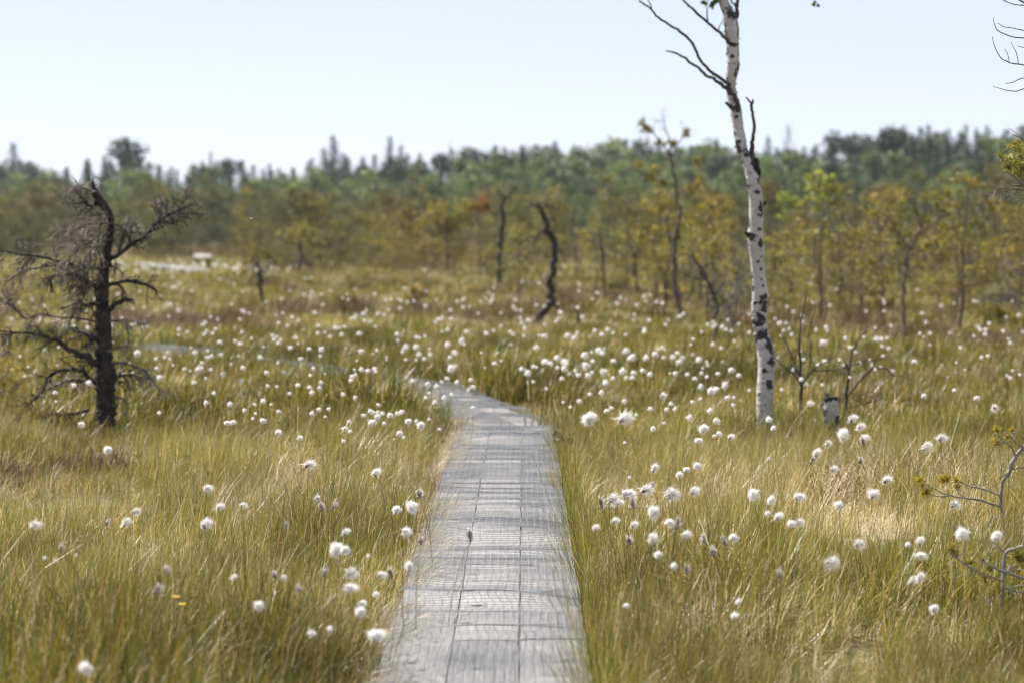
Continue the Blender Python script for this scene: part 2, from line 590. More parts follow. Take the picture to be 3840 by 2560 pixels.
def blades(mb, n, radius, hmin, hmax, width, lean, curve, wind, tone, segs=3, tone_sd=.18, brown=.2):
    az = rng.random(n) * 2 * math.pi
    r = radius * np.sqrt(rng.random(n))
    bx, by = r * np.cos(az + rng.normal(0, .8, n)), r * np.sin(az + rng.normal(0, .8, n))
    L = hmin + (hmax - hmin) * rng.random(n) ** 1.2
    th0 = np.abs(rng.normal(0, lean, n)); cv = np.abs(rng.normal(curve, curve * .6, n))
    p = np.stack([bx, by, np.zeros(n) - .02], -1)
    w = width * (.7 + .6 * rng.random(n))
    wd = np.stack([-np.sin(az), np.cos(az), np.zeros(n)], -1)
    flip = rng.random(n)[:, None] * math.pi
    tn = np.clip(rng.normal(tone, tone_sd, n), 0, 1)
    tn = np.where(rng.random(n) < brown, np.clip(.72 + .28 * rng.random(n), 0, 1), tn)
    rowsv = []
    windv = np.array([wind, wind * .15, 0.0])
    for k in range(segs + 1):
        ww = w * (1 - .8 * k / segs) * .5
        rowsv.append(p - wd * ww[:, None]); rowsv.append(p + wd * ww[:, None])
        th = th0 + cv * (k + .5) / segs
        d = np.stack([np.cos(az) * np.sin(th), np.sin(az) * np.sin(th), np.cos(th)], -1) + windv * (k + .5) / segs
        d /= np.linalg.norm(d, axis=1)[:, None]
        p = p + d * (L / segs)[:, None]
    v = np.stack(rowsv, 1)          # n, 2*(segs+1), 3
    m = 2 * (segs + 1)
    base = np.arange(n)[:, None] * m
    qs = []
    for k in range(segs):
        qs.append(np.concatenate([base + 2 * k, base + 2 * k + 1, base + 2 * k + 3, base + 2 * k + 2], 1))
    mb.add(v.reshape(-1, 3), None, np.vstack(qs), np.repeat(tn, m))


def tuft_collection(name, mat, makers):
    col = bpy.data.collections.new(name)
    for i, mk in enumerate(makers):
        mb = MB(); mk(mb)
        col.objects.link(bpy.data.objects.new('%s_%02d' % (name, i), mb.mesh('%s_%02d' % (name, i), mat, smooth=False)))
    return col


def scatter(name, label_kind, pts, rot, scl, tint, dry, idx, col):
    n = len(pts)
    me = bpy.data.meshes.new(name)
    me.vertices.add(n); me.vertices.foreach_set('co', pts.astype(np.float32).ravel())
    for nm, ty, da, key in (('rot', 'FLOAT_VECTOR', rot, 'vector'), ('scl', 'FLOAT_VECTOR', scl, 'vector'), ('tint', 'FLOAT', tint, 'value'), ('dry', 'FLOAT', dry, 'value'), ('idx', 'INT', idx, 'value')):
        a = me.attributes.new(nm, ty, 'POINT')
        a.data.foreach_set(key, (da.astype(np.int32) if ty == 'INT' else da.astype(np.float32)).ravel())
    o = link(bpy.data.objects.new(name, me))
    tag(o, kind='stuff', label=label_kind, cat=name.replace('_', ' '))
    ng = bpy.data.node_groups.new(name, 'GeometryNodeTree')
    ng.interface.new_socket('Geometry', in_out='INPUT', socket_type='NodeSocketGeometry')
    ng.interface.new_socket('Geometry', in_out='OUTPUT', socket_type='NodeSocketGeometry')
    gi = ng.nodes.new('NodeGroupInput'); go = ng.nodes.new('NodeGroupOutput')
    ci = ng.nodes.new('GeometryNodeCollectionInfo')
    ci.inputs['Collection'].default_value = col
    ci.inputs['Separate Children'].default_value = True
    ci.inputs['Reset Children'].default_value = True
    ip = ng.nodes.new('GeometryNodeInstanceOnPoints')
    ip.inputs['Pick Instance'].default_value = True

    def na(nm, dt):
        x = ng.nodes.new('GeometryNodeInputNamedAttribute'); x.data_type = dt
        x.inputs['Name'].default_value = nm
        return x.outputs['Attribute']
    er = ng.nodes.new('FunctionNodeEulerToRotation')
    ng.links.new(na('rot', 'FLOAT_VECTOR'), er.inputs[0])
    ng.links.new(gi.outputs[0], ip.inputs['Points'])
    ng.links.new(ci.outputs[0], ip.inputs['Instance'])
    ng.links.new(na('idx', 'INT'), ip.inputs['Instance Index'])
    ng.links.new(er.outputs[0], ip.inputs['Rotation'])
    ng.links.new(na('scl', 'FLOAT_VECTOR'), ip.inputs['Scale'])
    ng.links.new(ip.outputs[0], go.inputs[0])
    md = o.modifiers.new('tufts', 'NODES'); md.node_group = ng
    return o


def sample(y0, y1, dens, side=1.3, k=.20):
    """random points in the strip of ground the camera can see between y0 and y1 plus a margin"""
    hw = lambda y: side + k * y
    area = (hw(y0) + hw(y1)) * (y1 - y0)
    n = int(area * dens)
    y = y0 + (y1 - y0) * rng.random(int(n * 2.2))
    keep = rng.random(len(y)) < hw(y) / hw(y1)
    y = y[keep][:n]
    x = (rng.random(len(y)) * 2 - 1) * hw(y)
    return x, y


# patches of dry straw and dark heather read from the photo (photo pixels, radius in metres)
DRY = [(1150, 1800, .7, 1.0), (950, 1950, .7, .8), (480, 1960, .6, .8), (2780, 1800, 1.3, 1.0), (3300, 1880, 1.1, .9), (2450, 1720, .6, .7), (3250, 1520, .8, .6), (3350, 1960, .8, .8),
       (300, 2250, .6, .6), (1100, 2480, .5, .4), (2850, 2430, .6, .6), (2700, 2080, .4, .5), (3600, 2000, .7, .7), (850, 1700, .8, .6), (2650, 2520, .5, .6), (150, 1850, .5, .6), (560, 2120, .5, .6)]
DARK = [(90, 1750, .55, 1.0), (720, 1205, 1.6, .65), (3560, 1290, 2.0, .7), (1350, 1170, 2.0, .42), (1900, 1180, 1.8, .38), (3100, 1240, 1.5, .4), (280, 1650, .4, .5), (2450, 1160, 2.0, .38), (2100, 1120, 2.5, .35)]


def patch_field(lst, x, y):
    f = np.zeros_like(x)
    for px, py, r, a in lst:
        c = at(px, py, .08)
        f = np.maximum(f, a * np.exp(-(((x - c[0]) / r) ** 2 + ((y - c[1]) / (r * 1.7)) ** 2)))
    return f


def dryness(x, y):
    return np.clip(patch_field(DRY, x, y) * (.6 + .8 * vnoise(x / .25, y / .4, 45)) + .5 * sstep(.62, .88, vnoise(x / .7, y / 1.1, 41)) + .06 * sstep(.5, .8, vnoise(x / 3, y / 4, 43)), 0, 1)


sedge_near = tuft_collection('sedge_near', M['sedge'], [lambda mb, i=i: (
    blades(mb, 40, .055, .07, .215, .0028, .17, .25, .12, .32 + .04 * (i % 3), 3, .2, .17),
    blades(mb, 9, .07, .09, .22, .0030, .5, 1.0, .35, .92, 3, .1, 0)) for i in range(7)])
sedge_far = tuft_collection('sedge_far', M['sedge'], [lambda mb, i=i: blades(mb, 60, .17, .05, .165, .0070, .25, .4, .15, .38, 2, .22, .22) for i in range(5)])
straw_near = tuft_collection('straw_near', M['straw'], [lambda mb, i=i: blades(mb, 40, .08, .07, .20, .0030, .8, 1.7, .25, .6, 4, .25, 0) for i in range(6)])
straw_far = tuft_collection('straw_far', M['straw'], [lambda mb, i=i: blades(mb, 40, .18, .06, .18, .0080, .6, 1.0, .3, .5, 3, .25, 0) for i in range(4)])
straw_edge = tuft_collection('straw_edge', M['straw'], [lambda mb, i=i: blades(mb, 16, .05, .07, .17, .0028, .5, 1.3, 1.5, .75, 4, .2, 0) for i in range(4)])
heath = tuft_collection('heath', M['heather'], [lambda mb, i=i: blades(mb, 60, .09, .05, .17, .005, .6, .6, .1, .5, 3, .25, 0) for i in range(4)])


def tussock(mb, i):
    blades(mb, 130, .10, .10, .26, .0030, .45, .55, .10, .34, 3, .2, .14)
    blades(mb, 50, .11, .06, .20, .0030, .9, 1.2, .15, .93, 3, .08, 0)


sedge_tussock = tuft_collection('sedge_tussock', M['sedge'], [lambda mb, i=i: tussock(mb, i) for i in range(4)])


def lay(name, label, cols_by_zone):
    """gathers zones (x, y, scale, tint, dry, variants, rz spread) into one stuff object"""


def zone(y0, y1, dens, kind):
    x, y = sample(y0, y1, dens)
    d = np.abs(path_dist(x, y)); sd = path_dist(x, y)
    dr = dryness(x, y); dk = np.maximum(patch_field(DARK, x, y) * (.6 + .8 * vnoise(x / .5, y / .5, 51)), .45 * sstep(.74, .9, vnoise(x / .75, y / 1.0, 53)) * (y > 9.5))
    r = rng.random(len(x))
    if kind == 'sedge':
        k = (d > np.where(y > 21.5, .16, .295)) & (r > np.clip(dr * .72 + dk * .9, 0, .95))
    elif kind == 'straw':
        k = (d > .30) & (r < .03 + .75 * dr) & (dk < .6)
    else:
        k = (d > .5) & (r < np.clip(dk * 1.3 - .2, 0, 1))
    return x[k], y[k], dr[k], d[k]


def pack(zs, nvar, hscale):
    X, Y, D, R, Sx = [], [], [], [], []
    for (x, y, dr, d), far in zs:
        X.append(x); Y.append(y); D.append(dr)
        s = (.72 + .5 * rng.random(len(x))) * (.35 + .55 * vnoise(x / 1.1, y / 1.3, 3) + .75 * vnoise(x / .35, y / .45, 95)) * hscale
        s = s * (.95 + .05 * sstep(.30, .55, d)) * (1 + .35 * np.exp(-((x + .85) / .6) ** 2 - ((y - 18.2) / 1.9) ** 2)) * (1 + .38 * (d < .9) * (path_dist(x, y) < 0) * sstep(20.5, 22, y))
        Sx.append(s)
    x = np.concatenate(X); y = np.concatenate(Y); D = np.concatenate(D); s = np.concatenate(Sx)
    n = len(x)
    rot = np.stack([rng.normal(0, .10, n), rng.normal(.05, .12, n), rng.normal(0, .8, n)], -1)
    wide = s * (.85 + .3 * rng.random(n))
    tint = np.clip(.5 + .8 * (vnoise(x / .45, y / .6, 61) - .5) + .35 * (vnoise(x / 2.2, y / 3, 63) - .5) + rng.normal(0, .17, n), 0, 1)
    return np.stack([x, y, gz(x, y)], -1), rot, np.stack([wide, wide, s], -1), tint, D, rng.integers(0, nvar, n)


near = [((zone(5.2, 10, 215, 'sedge')), 0), (zone(10, 17, 170, 'sedge'), 0)]
scatter('sedge_grass', 'olive green sedge growing thick over the near bog', *pack(near, 7, 1.0), sedge_near)
x, y, dr, d = zone(5.2, 26, 3.2, 'sedge')
k = d > .5
p_ = pack([((x[k], y[k], dr[k] * .4, d[k]), 0)], 4, 1.15)
scatter('sedge_grass', 'bulging sedge tussocks standing above the shorter bog grass', *p_, sedge_tussock)
# sedge leaning in over the planks' other edge
n = 300
y = 5.4 + 12 * rng.random(n) ** 1.6
x, yy = on_path(y - PATH[0][1], .300 + .05 * rng.random(n))
p_ = (np.stack([x, yy, np.full(n, BOARD_Z - .11)], -1), np.stack([rng.normal(0, .15, n), rng.normal(-.22, .15, n), rng.normal(0, .8, n)], -1), (.9 + .6 * rng.random(n))[:, None] * np.array([[.9, .9, .95]]), np.clip(rng.normal(.58, .2, n), 0, 1), rng.random(n) * .7, rng.integers(0, 7, n))
scatter('sedge_grass', 'sedge blades leaning in over the edge of the planks', *p_, sedge_near)
mid = [(zone(17, 34, 62, 'sedge'), 1), (zone(34, 70, 15, 'sedge'), 1), (zone(70, 150, 4.0, 'sedge'), 1)]
p_ = pack(mid, 5, 1.0)
f_ = 1 + 1.1 * sstep(30, 120, p_[0][:, 1])
p_[2][:] *= f_[:, None] ** np.array([[1, 1, .35]])
scatter('sedge_grass', 'olive sedge on the open bog beyond the boardwalk bend', *p_, sedge_far)
nearS = [(zone(5.2, 10, 130, 'straw'), 0), (zone(10, 17, 110, 'straw'), 0)]
scatter('dry_grass', 'bleached dry grass lying in tangled patches among near sedge', *pack(nearS, 6, 1.0), straw_near)
midS = [(zone(17, 34, 40, 'straw'), 1), (zone(34, 70, 12, 'straw'), 1), (zone(70, 150, 3.0, 'straw'), 1)]
p_ = pack(midS, 4, .9)
f_ = 1 + 1.1 * sstep(30, 120, p_[0][:, 1])
p_[2][:] *= f_[:, None] ** np.array([[1, 1, .35]])
scatter('dry_grass', 'dry tan grass on the open bog beyond the boardwalk bend', *p_, straw_far)
hz_ = [(zone(8, 17, 190, 'heath'), 0), (zone(17, 70, 26, 'heath'), 0)]
p_ = pack(hz_, 4, 1.0)
p_[2][:] *= (1 + .9 * sstep(15, 40, p_[0][:, 1]))[:, None]
scatter('heather', 'dark brown heather on the low hummocks', *p_, heath)
# low scrub between the far pines
scrub = tuft_collection('scrub', M['scrub'], [lambda mb, i=i: blades(mb, 90, .28, .18, .55, .03, .45, .5, .05, .45, 2, .25, .1) for i in range(4)])
x, y = sample(48, 215, .75)
k = (rng.random(len(x)) < sstep(.3, .75, vnoise(x / 7, y / 16, 91)) * sstep(45, 120, y)) & ~((x < -2 - .03 * y) & (y < 125))
x, y = x[k], y[k]; n = len(x)
s_ = (.6 + .8 * rng.random(n)) * (.8 + .5 * sstep(60, 140, y))
scatter('scrub', 'low olive brown scrub between the far bog pines', np.stack([x, y, gz(x, y) - .03], -1), np.stack([rng.normal(0, .1, n), rng.normal(0, .1, n), rng.random(n) * 6.28], -1), np.stack([s_ * 1.5, s_ * 1.5, s_], -1), rng.random(n), np.zeros(n), rng.integers(0, 4, n), scrub)
# bleached straw spilling over the boards' left edge
n = 1500
y = 5.5 + 15.5 * rng.random(n) ** .9
s_ = y - PATH[0][1]
off = -(.285 + .05 * rng.random(n) - .06 * vnoise(y / .5, y * 0, 71))
x, yy = on_path(np.clip(s_, 0, END), off)
keep = vnoise(y / .7, y * 0 + 3, 73) > .25 - .0 * y
x, yy = x[keep], yy[keep]; n = len(x)
pts = np.stack([x, yy, np.full(n, BOARD_Z - .03)], -1)
rot = np.stack([rng.normal(0, .3, n), rng.normal(.35, .25, n), rng.normal(0, .5, n)], -1)
sc = (.6 + .5 * rng.random(n))[:, None] * np.ones((1, 3))
scatter('dry_grass', 'pale straw spilling over the planks along the boardwalk edge', pts, rot, sc, .15 + .35 * rng.random(n), np.zeros(n), rng.integers(0, 4, n), straw_edge)

# ------------------------------------------------------------------ tree tools
def branch_px(mb, pts, w, d, conv, slope=None, sides=6, tone=.5, d0=None, rough=.15, jit=.45):
    """a limb traced in photo pixels, given real depth: it leans towards or away from the viewer along its length"""
    pts = [conv(*p) for p in pts]
    slope = rng.uniform(-.7, .7) if slope is None else slope
    L = np.concatenate([[0], np.cumsum(np.hypot(*np.diff(np.array(pts), axis=0).T))])
    dd = (d if d0 is None else d0) + slope * S(L, d)
    w3 = [P(px, py, q) for (px, py), q in zip(pts, dd)]
    ww = np.linspace(w[0], w[-1], len(pts)) if len(w) != len(pts) else np.array(w)
    pp, rr = smooth_path(w3, vals=S(np.array(ww), d) / 2)
    j = rng.normal(0, 1, pp.shape); j[1:-1] = (j[:-2] + j[1:-1] + j[2:]) / 3; j[0] = 0
    pp = pp + j * rr[:, None] * jit
    mb.tube(pp, np.maximum(rr, .0012), sides, tone, rough)
    return pp, rr


def twigs(mb, path, rad, n, length, droop=0.0, depth=1, bias=(0, 0, 0), tone=.6, start=.15, rmin=.0012):
    m = len(path)
    for _ in range(n):
        f = start + (1 - start) * rng.random()
        i = min(int(f * (m - 1)), m - 2)
        p0 = path[i]; t = path[i + 1] - path[i]; t = t / (np.linalg.norm(t) + 1e-9)
        d = rng.normal(0, 1, 3); d -= t * (d @ t); d /= np.linalg.norm(d)
        d = d * .85 + t * rng.uniform(.2, .9) + np.array(bias); d /= np.linalg.norm(d)
        L = length * (.4 + .8 * rng.random()) * (1.05 - .5 * f)
        r0 = max(min(rad[i] * .5, L * .03), rmin)
        pts = [p0]
        k = 5
        for j in range(k):
            d = d + rng.normal(0, .22, 3) + np.array([0, 0, -droop])
            d /= np.linalg.norm(d)
            pts.append(pts[-1] + d * L / k)
        pts = np.array(pts)
        rr = np.linspace(r0, rmin * .6, k + 1)
        mb.tube(pts, rr, 4, tone + rng.uniform(-.25, .25), cap=False)
        if depth > 0:
            twigs(mb, pts, rr, max(2, int(n ** .5 * .7) + 1), length * .5, droop, depth - 1, bias, tone, .2, rmin)


def tufts(mb, pts, n, length, width, tone=.5, updir=None, spread=1.0):
    """sprays of n needles at each point"""
    pts = np.asarray(pts, float)
    m = len(pts) * n
    c = np.repeat(pts, n, 0)
    d = rng.normal(0, 1, (m, 3)) * spread
    if updir is not None: d += np.repeat(np.asarray(updir, float).reshape(-1, 3) * np.ones((len(pts), 1)), n, 0)
    d /= np.linalg.norm(d, axis=1)[:, None]
    s = np.cross(d, rng.normal(0, 1, (m, 3))); s /= np.linalg.norm(s, axis=1)[:, None]
    L = length * (.7 + .5 * rng.random((m, 1)))
    v = np.stack([c - s * width / 2, c + s * width / 2, c + d * L + s * width * .15, c + d * L - s * width * .15], 1).reshape(-1, 3)
    q = np.arange(m * 4).reshape(-1, 4)
    tn = np.clip(np.repeat(rng.normal(tone, .22, len(pts)), n) + rng.normal(0, .1, m), 0, 1)
    mb.add(v, None, q, np.repeat(tn, 4))


def leafcloud(mb, centers, radii, n, size, tone=.5, flat=.75):
    centers = np.asarray(centers, float); k = len(centers)
    c = np.repeat(centers, n, 0); r = np.repeat(np.asarray(radii, float), n)
    d = rng.normal(0, 1, (k * n, 3)); d /= np.linalg.norm(d, axis=1)[:, None]
    rr = r * rng.random(k * n) ** .45
    p = c + d * rr[:, None] * np.array([1, 1, flat])
    a = rng.normal(0, 1, (k * n, 3)); a /= np.linalg.norm(a, axis=1)[:, None]
    b = np.cross(a, rng.normal(0, 1, (k * n, 3))); b /= np.linalg.norm(b, axis=1)[:, None]
    s = size * (.6 + .8 * rng.random((k * n, 1)))
    v = np.stack([p - a * s, p + b * s * .6, p + a * s, p - b * s * .6], 1).reshape(-1, 3)
    tn = np.clip(np.repeat(rng.normal(tone, .22, k), n) + rng.normal(0, .12, k * n), 0, 1)
    mb.add(v, None, np.arange(k * n * 4).reshape(-1, 4), np.repeat(tn, 4))


# ------------------------------------------------------------------ dead pine on the left
def z4(zx, zy): return (zx / 1.5675, 650 + zy / 1.5675)


DP = 1.22 * F / (1622 - HOR)          # depth of its foot
foot = P(398, 1600, DP)
g = gz1(foot[0], DP)
tree = empty('dead_pine', (foot[0], DP, g - .05), 'gnarled bare dead pine with blackened trunk and drooping grey twigs, beside the boardwalk bend', 'dead tree')
inv = Matrix.Translation(-tree.location)


def finish(o):
    """geometry was made in world space; keep it there beneath its moved parent"""
    o.matrix_parent_inverse = o.parent.matrix_world.inverted() if False else Matrix.Translation(-Vector(o.parent.location))
    return o


mb = MB()
tp = [(618, 1600), (618, 1560), (620, 1480), (622, 1400), (620, 1300), (620, 1200), (612, 1100), (610, 1000), (607, 850), (600, 700), (608, 560), (625, 470), (642, 380), (652, 280), (635, 225), (605, 180), (566, 130), (550, 90), (545, 45)]
tw = [116, 112, 112, 116, 108, 112, 100, 90, 84, 72, 66, 58, 48, 40, 42, 46, 46, 34, 12]
w3 = [P(*z4(*p), DP + o) for p, o in zip(tp, np.linspace(0, .1, len(tp)))]
pp, rr = smooth_path(w3, 120, np.array(tw) / 1.5675 * DP / F / 2)
mb.tube(pp, rr * (1 + .22 * (rng.random(120) - .5)), 20, .35, .45)
trunk_pts, trunk_r = pp, rr
for zx, zy, s in ((556, 128, 40), (570, 175, 40), (640, 505, 34), (570, 690, 26), (640, 540, 30)):       # knots
    c = P(*z4(zx, zy), DP - .03)
    k = S(s / 1.5675, DP) * .55
    mb.tube(np.array([c + (0, .04, 0), c + (.0, .0, .01), c + (0, -.03, .015)]), [k, k * .9, k * .3], 8, .2, .3)
finish(mb.build('trunk', M['dead_bark'], tree))
for _ in range(55):
    mb = MB()
    twigs(mb, trunk_pts, trunk_r * .12, 1, .16, .12, 1, (-.25, -.2, 0), .6, .1, .0028)
    finish(mb.build('twig', M['dead_twig'], tree))
limbs = [
    ([(640, 505), (700, 478), (765, 420), (850, 372), (920, 300), (968, 258), (1060, 216), (1130, 180)], [34, 26, 26, 24, 22, 20, 12, 4], -.2, 24, .22, 0),
    ([(620, 668), (720, 640), (800, 642), (870, 660), (928, 702)], [28, 22, 22, 20, 12], -.3, 8, .14, .05),
    ([(632, 810), (690, 765), (735, 745), (782, 740)], [34, 30, 26, 14], -.5, 5, .10, .05),
    ([(640, 872), (740, 858), (840, 888)], [16, 12, 5], .4, 7, .14, .15),
    ([(735, 862), (752, 950), (750, 1010), (740, 1095)], [9, 10, 8, 4], .1, 6, .10, .1),
    ([(650, 1112), (760, 1120), (842, 1160), (892, 1205), (938, 1285)], [16, 15, 13, 11, 6], -.3, 12, .16, .15),
    ([(650, 1215), (700, 1195), (765, 1182), (872, 1212)], [22, 14, 12, 5], .3, 12, .15, .15),
    ([(660, 1318), (735, 1330), (748, 1410)], [14, 9, 5], .2, 5, .1, .1),
    ([(640, 545), (695, 560), (735, 615)], [16, 10, 5], -.3, 6, .12, .12),
    ([(640, 1050), (680, 1022), (720, 1020)], [16, 12, 8], -.5, 3, .06, .1),
    ([(600, 1125), (550, 1105), (480, 1070), (400, 1030), (330, 980), (240, 950), (120, 935), (-20, 925)], [46, 46, 40, 30, 26, 18, 14, 8], -.25, 26, .20, .12),
    ([(585, 985), (540, 965), (505, 938), (455, 930), (400, 905)], [40, 36, 28, 18, 8], .4, 9, .14, .15),
    ([(590, 1245), (540, 1215), (490, 1170), (430, 1150), (340, 1162), (282, 1202), (250, 1270), (200, 1330), (115, 1392)], [34, 30, 26, 22, 20, 18, 15, 12, 6], -.3, 20, .17, .08),
    ([(545, 1228), (470, 1210), (380, 1222), (300, 1256), (225, 1302)], [18, 16, 15, 12, 6], -.1, 12, .13, .08),
    ([(590, 775), (550, 765), (520, 780), (440, 765), (360, 800)], [28, 24, 18, 10, 5], .3, 14, .18, .2),
    ([(592, 672), (540, 655), (500, 622), (430, 600), (330, 602), (280, 640)], [30, 28, 26, 22, 12, 5], -.3, 18, .18, .2),
    ([(600, 560), (520, 548), (450, 545), (320, 512), (230, 490), (100, 476), (-20, 450)], [24, 20, 18, 18, 15, 12, 7], -.15, 26, .20, .18),
    ([(400, 560), (300, 545), (200, 560), (110, 590), (40, 640), (20, 700), (80, 760)], [14, 12, 11, 10, 9, 7, 4], .2, 18, .18, .15),
    ([(560, 870), (450, 850), (345, 842), (240, 830), (150, 852), (90, 800), (40, 762), (-20, 745)], [16, 14, 14, 14, 13, 13, 13, 11], .15, 18, .16, .1),
    ([(640, 350), (585, 372), (520, 410), (440, 470), (380, 520), (340, 600)], [20, 18, 14, 12, 9, 4], -.3, 26, .22, .22),
    ([(645, 300), (600, 290), (520, 300), (430, 330), (350, 350)], [18, 14, 12, 9, 4], .3, 18, .18, .18),
    ([(590, 160), (540, 190), (490, 175), (440, 185)], [26, 18, 14, 8], -.3, 12, .13, .1),
    ([(555, 110), (500, 90), (450, 80), (390, 105)], [16, 11, 8, 4], .1, 14, .12, .05),
    ([(630, 230), (575, 245), (520, 235)], [14, 12, 6], -.4, 9, .12, .12),
    ([(612, 430), (560, 440), (500, 500), (470, 600)], [18, 15, 10, 4], -.4, 22, .20, .25),
    ([(600, 620), (545, 640), (480, 700), (440, 790)], [15, 12, 9, 4], .4, 18, .17, .25),
    ([(650, 290), (700, 310), (760, 340), (820, 350)], [12, 9, 7, 3], .3, 12, .15, .05),
    ([(960, 262), (930, 220), (880, 170)], [12, 9, 4], .3, 8, .1, .0),
    ([(520, 1392), (430, 1410), (330, 1418), (255, 1432), (100, 1452)], [22, 20, 18, 18, 10], -.2, 10, .13, .0),
    ([(170, 480), (155, 420), (120, 380)], [9, 7, 3], .0, 10, .1, .1),
    ([(30, 930), (10, 1000), (40, 1050)], [10, 8, 4], .2, 9, .12, .15),
]
for pts, w, slope, nt_, L, dr in limbs:
    mb = MB()
    wz = [q / 1.5675 for q in w]
    path, rad = branch_px(mb, pts, wz, DP, z4, slope, 7, .35, rough=.25)
    left = np.mean([p[0] for p in pts]) < 600
    twigs(mb, path, rad, int(nt_ * (1.15 if left else 1.5)), L * 1.15, dr * .9, 1, (-.15 if left else .1, -.1, 0), .7, .12, .0030)
    finish(mb.build('branch', M['dead_twig'] if max(w) < 22 else M['dead_bark'], tree))

# ------------------------------------------------------------------ birch
def z2(zx, zy): return (2300 + zx / 2.6133, zy / 2.6133)
def z3(zx, zy): return (2600 + zx / 1.3075, 500 + zy / 1.3075)


DB = 1.2 * F / (1650 - HOR)
bc = P(2858, 1660, DB)
birch = empty('birch', (bc[0], DB, gz1(bc[0], DB) - .05), 'slender white birch with black-scarred bark, kinked trunk and bare dark side branches', 'birch')
prof = [(z3(342, 1560), 96), (z3(345, 1480), 94), (z3(350, 1400), 92), (z3(353, 1300), 90), (z3(357, 1200), 88), (z3(361, 1130), 86), (z3(359, 1080), 88), (z3(347, 1030), 88), (z3(333, 970), 80), (z3(325, 900), 78), (z3(326, 840), 84), (z3(329, 780), 82), (z3(322, 700), 72),
        (z3(315, 600), 74), (z3(308, 540), 80), (z3(305, 500), 82), (z3(307, 450), 74), (z3(308, 400), 74), (z3(306, 340), 70), (z3(301, 290), 66), (z3(290, 230), 66), (z3(272, 170), 56), (z3(258, 130), 50), (z3(246, 90), 48)]
prof = [(p, w * .95 / 1.3075) for p, w in prof]
prof += [(z2(x, y), w / 2.6133) for x, y, w in ((1268, 1500, 112), (1252, 1400, 112), (1237, 1300, 106), (1222, 1200, 104), (1203, 1060, 110), (1180, 980, 110), (1163, 900, 104), (1158, 820, 100), (1166, 730, 112), (1178, 650, 128), (1178, 560, 122), (1177, 480, 120), (1172, 390, 126), (1166, 300, 140), (1152, 200, 138), (1125, 110, 116), (1092, 40, 100), (1065, -40, 92), (1030, -140, 86))]
pix = np.array([p for p, w in prof]); wid = np.array([w for p, w in prof])
w3 = [P(*p, DB) for p in pix] + [P(2560, -160, DB + .05), P(2545, -300, DB + .1), P(2550, -480, DB + .1), P(2540, -640, DB + .05)]
wid = np.concatenate([wid, [31, 27, 22, 15]])
off = np.interp(np.arange(len(w3)), [0, 8, 20, 30, len(w3)], [0, .05, -.02, .06, .0])
w3 = [p + np.array([0, o, 0]) for p, o in zip(w3, off)]
NB = 760; SB = 40
pp, rr = smooth_path(w3, NB, wid * DB / F / 2)
rr = rr * (1 + .012 * rng.normal(0, 1, NB)) * (1 + .04 * (vnoise(np.arange(NB) / 14., np.zeros(NB), 5) - .5) * 2)
mb = MB()
mb.tube(pp, rr, SB, 0.0, 0.0)
# black scarring, and long dark strips down the upper right edge: (photo row, position across the face -1..1, half height px, half width in turns of pi/2, strength)
rows_ = np.array([p[1] for p in pix])
bark_marks = []
for zx, zy, hw, hh in ((300, 170, 20, 34), (318, 240, 14, 14), (312, 285, 18, 14), (330, 375, 24, 34), (322, 465, 13, 9), (283, 505, 26, 24), (332, 540, 18, 26), (332, 605, 8, 8), (316, 630, 10, 8), (331, 663, 7, 7), (335, 716, 8, 7), (340, 745, 12, 8), (345, 825, 26, 44),
                       (303, 832, 16, 13), (328, 915, 34, 34), (345, 990, 44, 26), (375, 1040, 30, 44), (385, 1130, 22, 24), (348, 1168, 18, 14), (372, 1230, 20, 26), (330, 990, 26, 20), (305, 1000, 14, 22), (318, 1280, 6, 6), (330, 1360, 5, 4), (352, 1330, 6, 4), (355, 860, 18, 22)):
    px, py = z3(zx, zy); bark_marks.append((px, py, hw / 1.3075, hh / 1.3075, 1.0))
for zx, zy, hw, hh in ((1155, 145, 45, 60), (1195, 130, 30, 50), (1185, 435, 55, 26), (1165, 548, 26, 14), (1215, 700, 30, 90), (1130, 895, 30, 26), (1205, 985, 46, 60), (1225, 1060, 40, 50), (1215, 1150, 30, 16), (1310, 1520, 40, 40), (1230, 300, 22, 100), (1232, 520, 14, 150), (1150, 180, 16, 40), (1110, 80, 20, 14)):  # tall narrow entries darken the upper trunk along its right edge
    px, py = z2(zx, zy); bark_marks.append((px, py, hw / 2.6133, hh / 2.6133, 1.0))
tone = np.zeros((NB, SB))
rowpix = np.interp(np.arange(NB) / (NB - 1) * (len(w3) - 1), np.arange(len(pix)), rows_)
cxpix = np.interp(np.arange(NB) / (NB - 1) * (len(w3) - 1), np.arange(len(pix)), pix[:, 0])
wpx = rr * 2 * F / DB
V = mb.v[0][:NB * SB].reshape(NB, SB, 3)
lat = (V[:, :, 0] - pp[:, None, 0]) / rr[:, None]
front = (V[:, :, 1] - pp[:, None, 1]) / rr[:, None]
ang = np.arctan2(lat, -front)             # 0 faces the path, + to the right, around the trunk
for px, py, hw, hh, st in bark_marks:
    i = np.argmin(np.abs(rowpix - py))
    u = np.clip((px - cxpix[i]) / (wpx[i] / 2), -.98, .98)
    a0 = math.asin(u); aw = max(1.0 * hw / (wpx[i] / 2), .22); hh = hh * 1.05
    for rep, sh in ((1, 0.0), (.9, 2.3), (.9, -2.2)):        # the same marks all round the trunk
        da = np.abs((ang - a0 - sh + math.pi) % (2 * math.pi) - math.pi)
        dz = np.abs(rowpix[:, None] - py - (0 if sh == 0 else 37 * sh))
        f = np.clip(1.45 - ((da / aw) ** 2 + (dz / hh) ** 2) ** .5, 0, 1)
        tone = np.maximum(tone, f * rep * .76)
mb.t[0][:NB * SB] = tone.ravel()
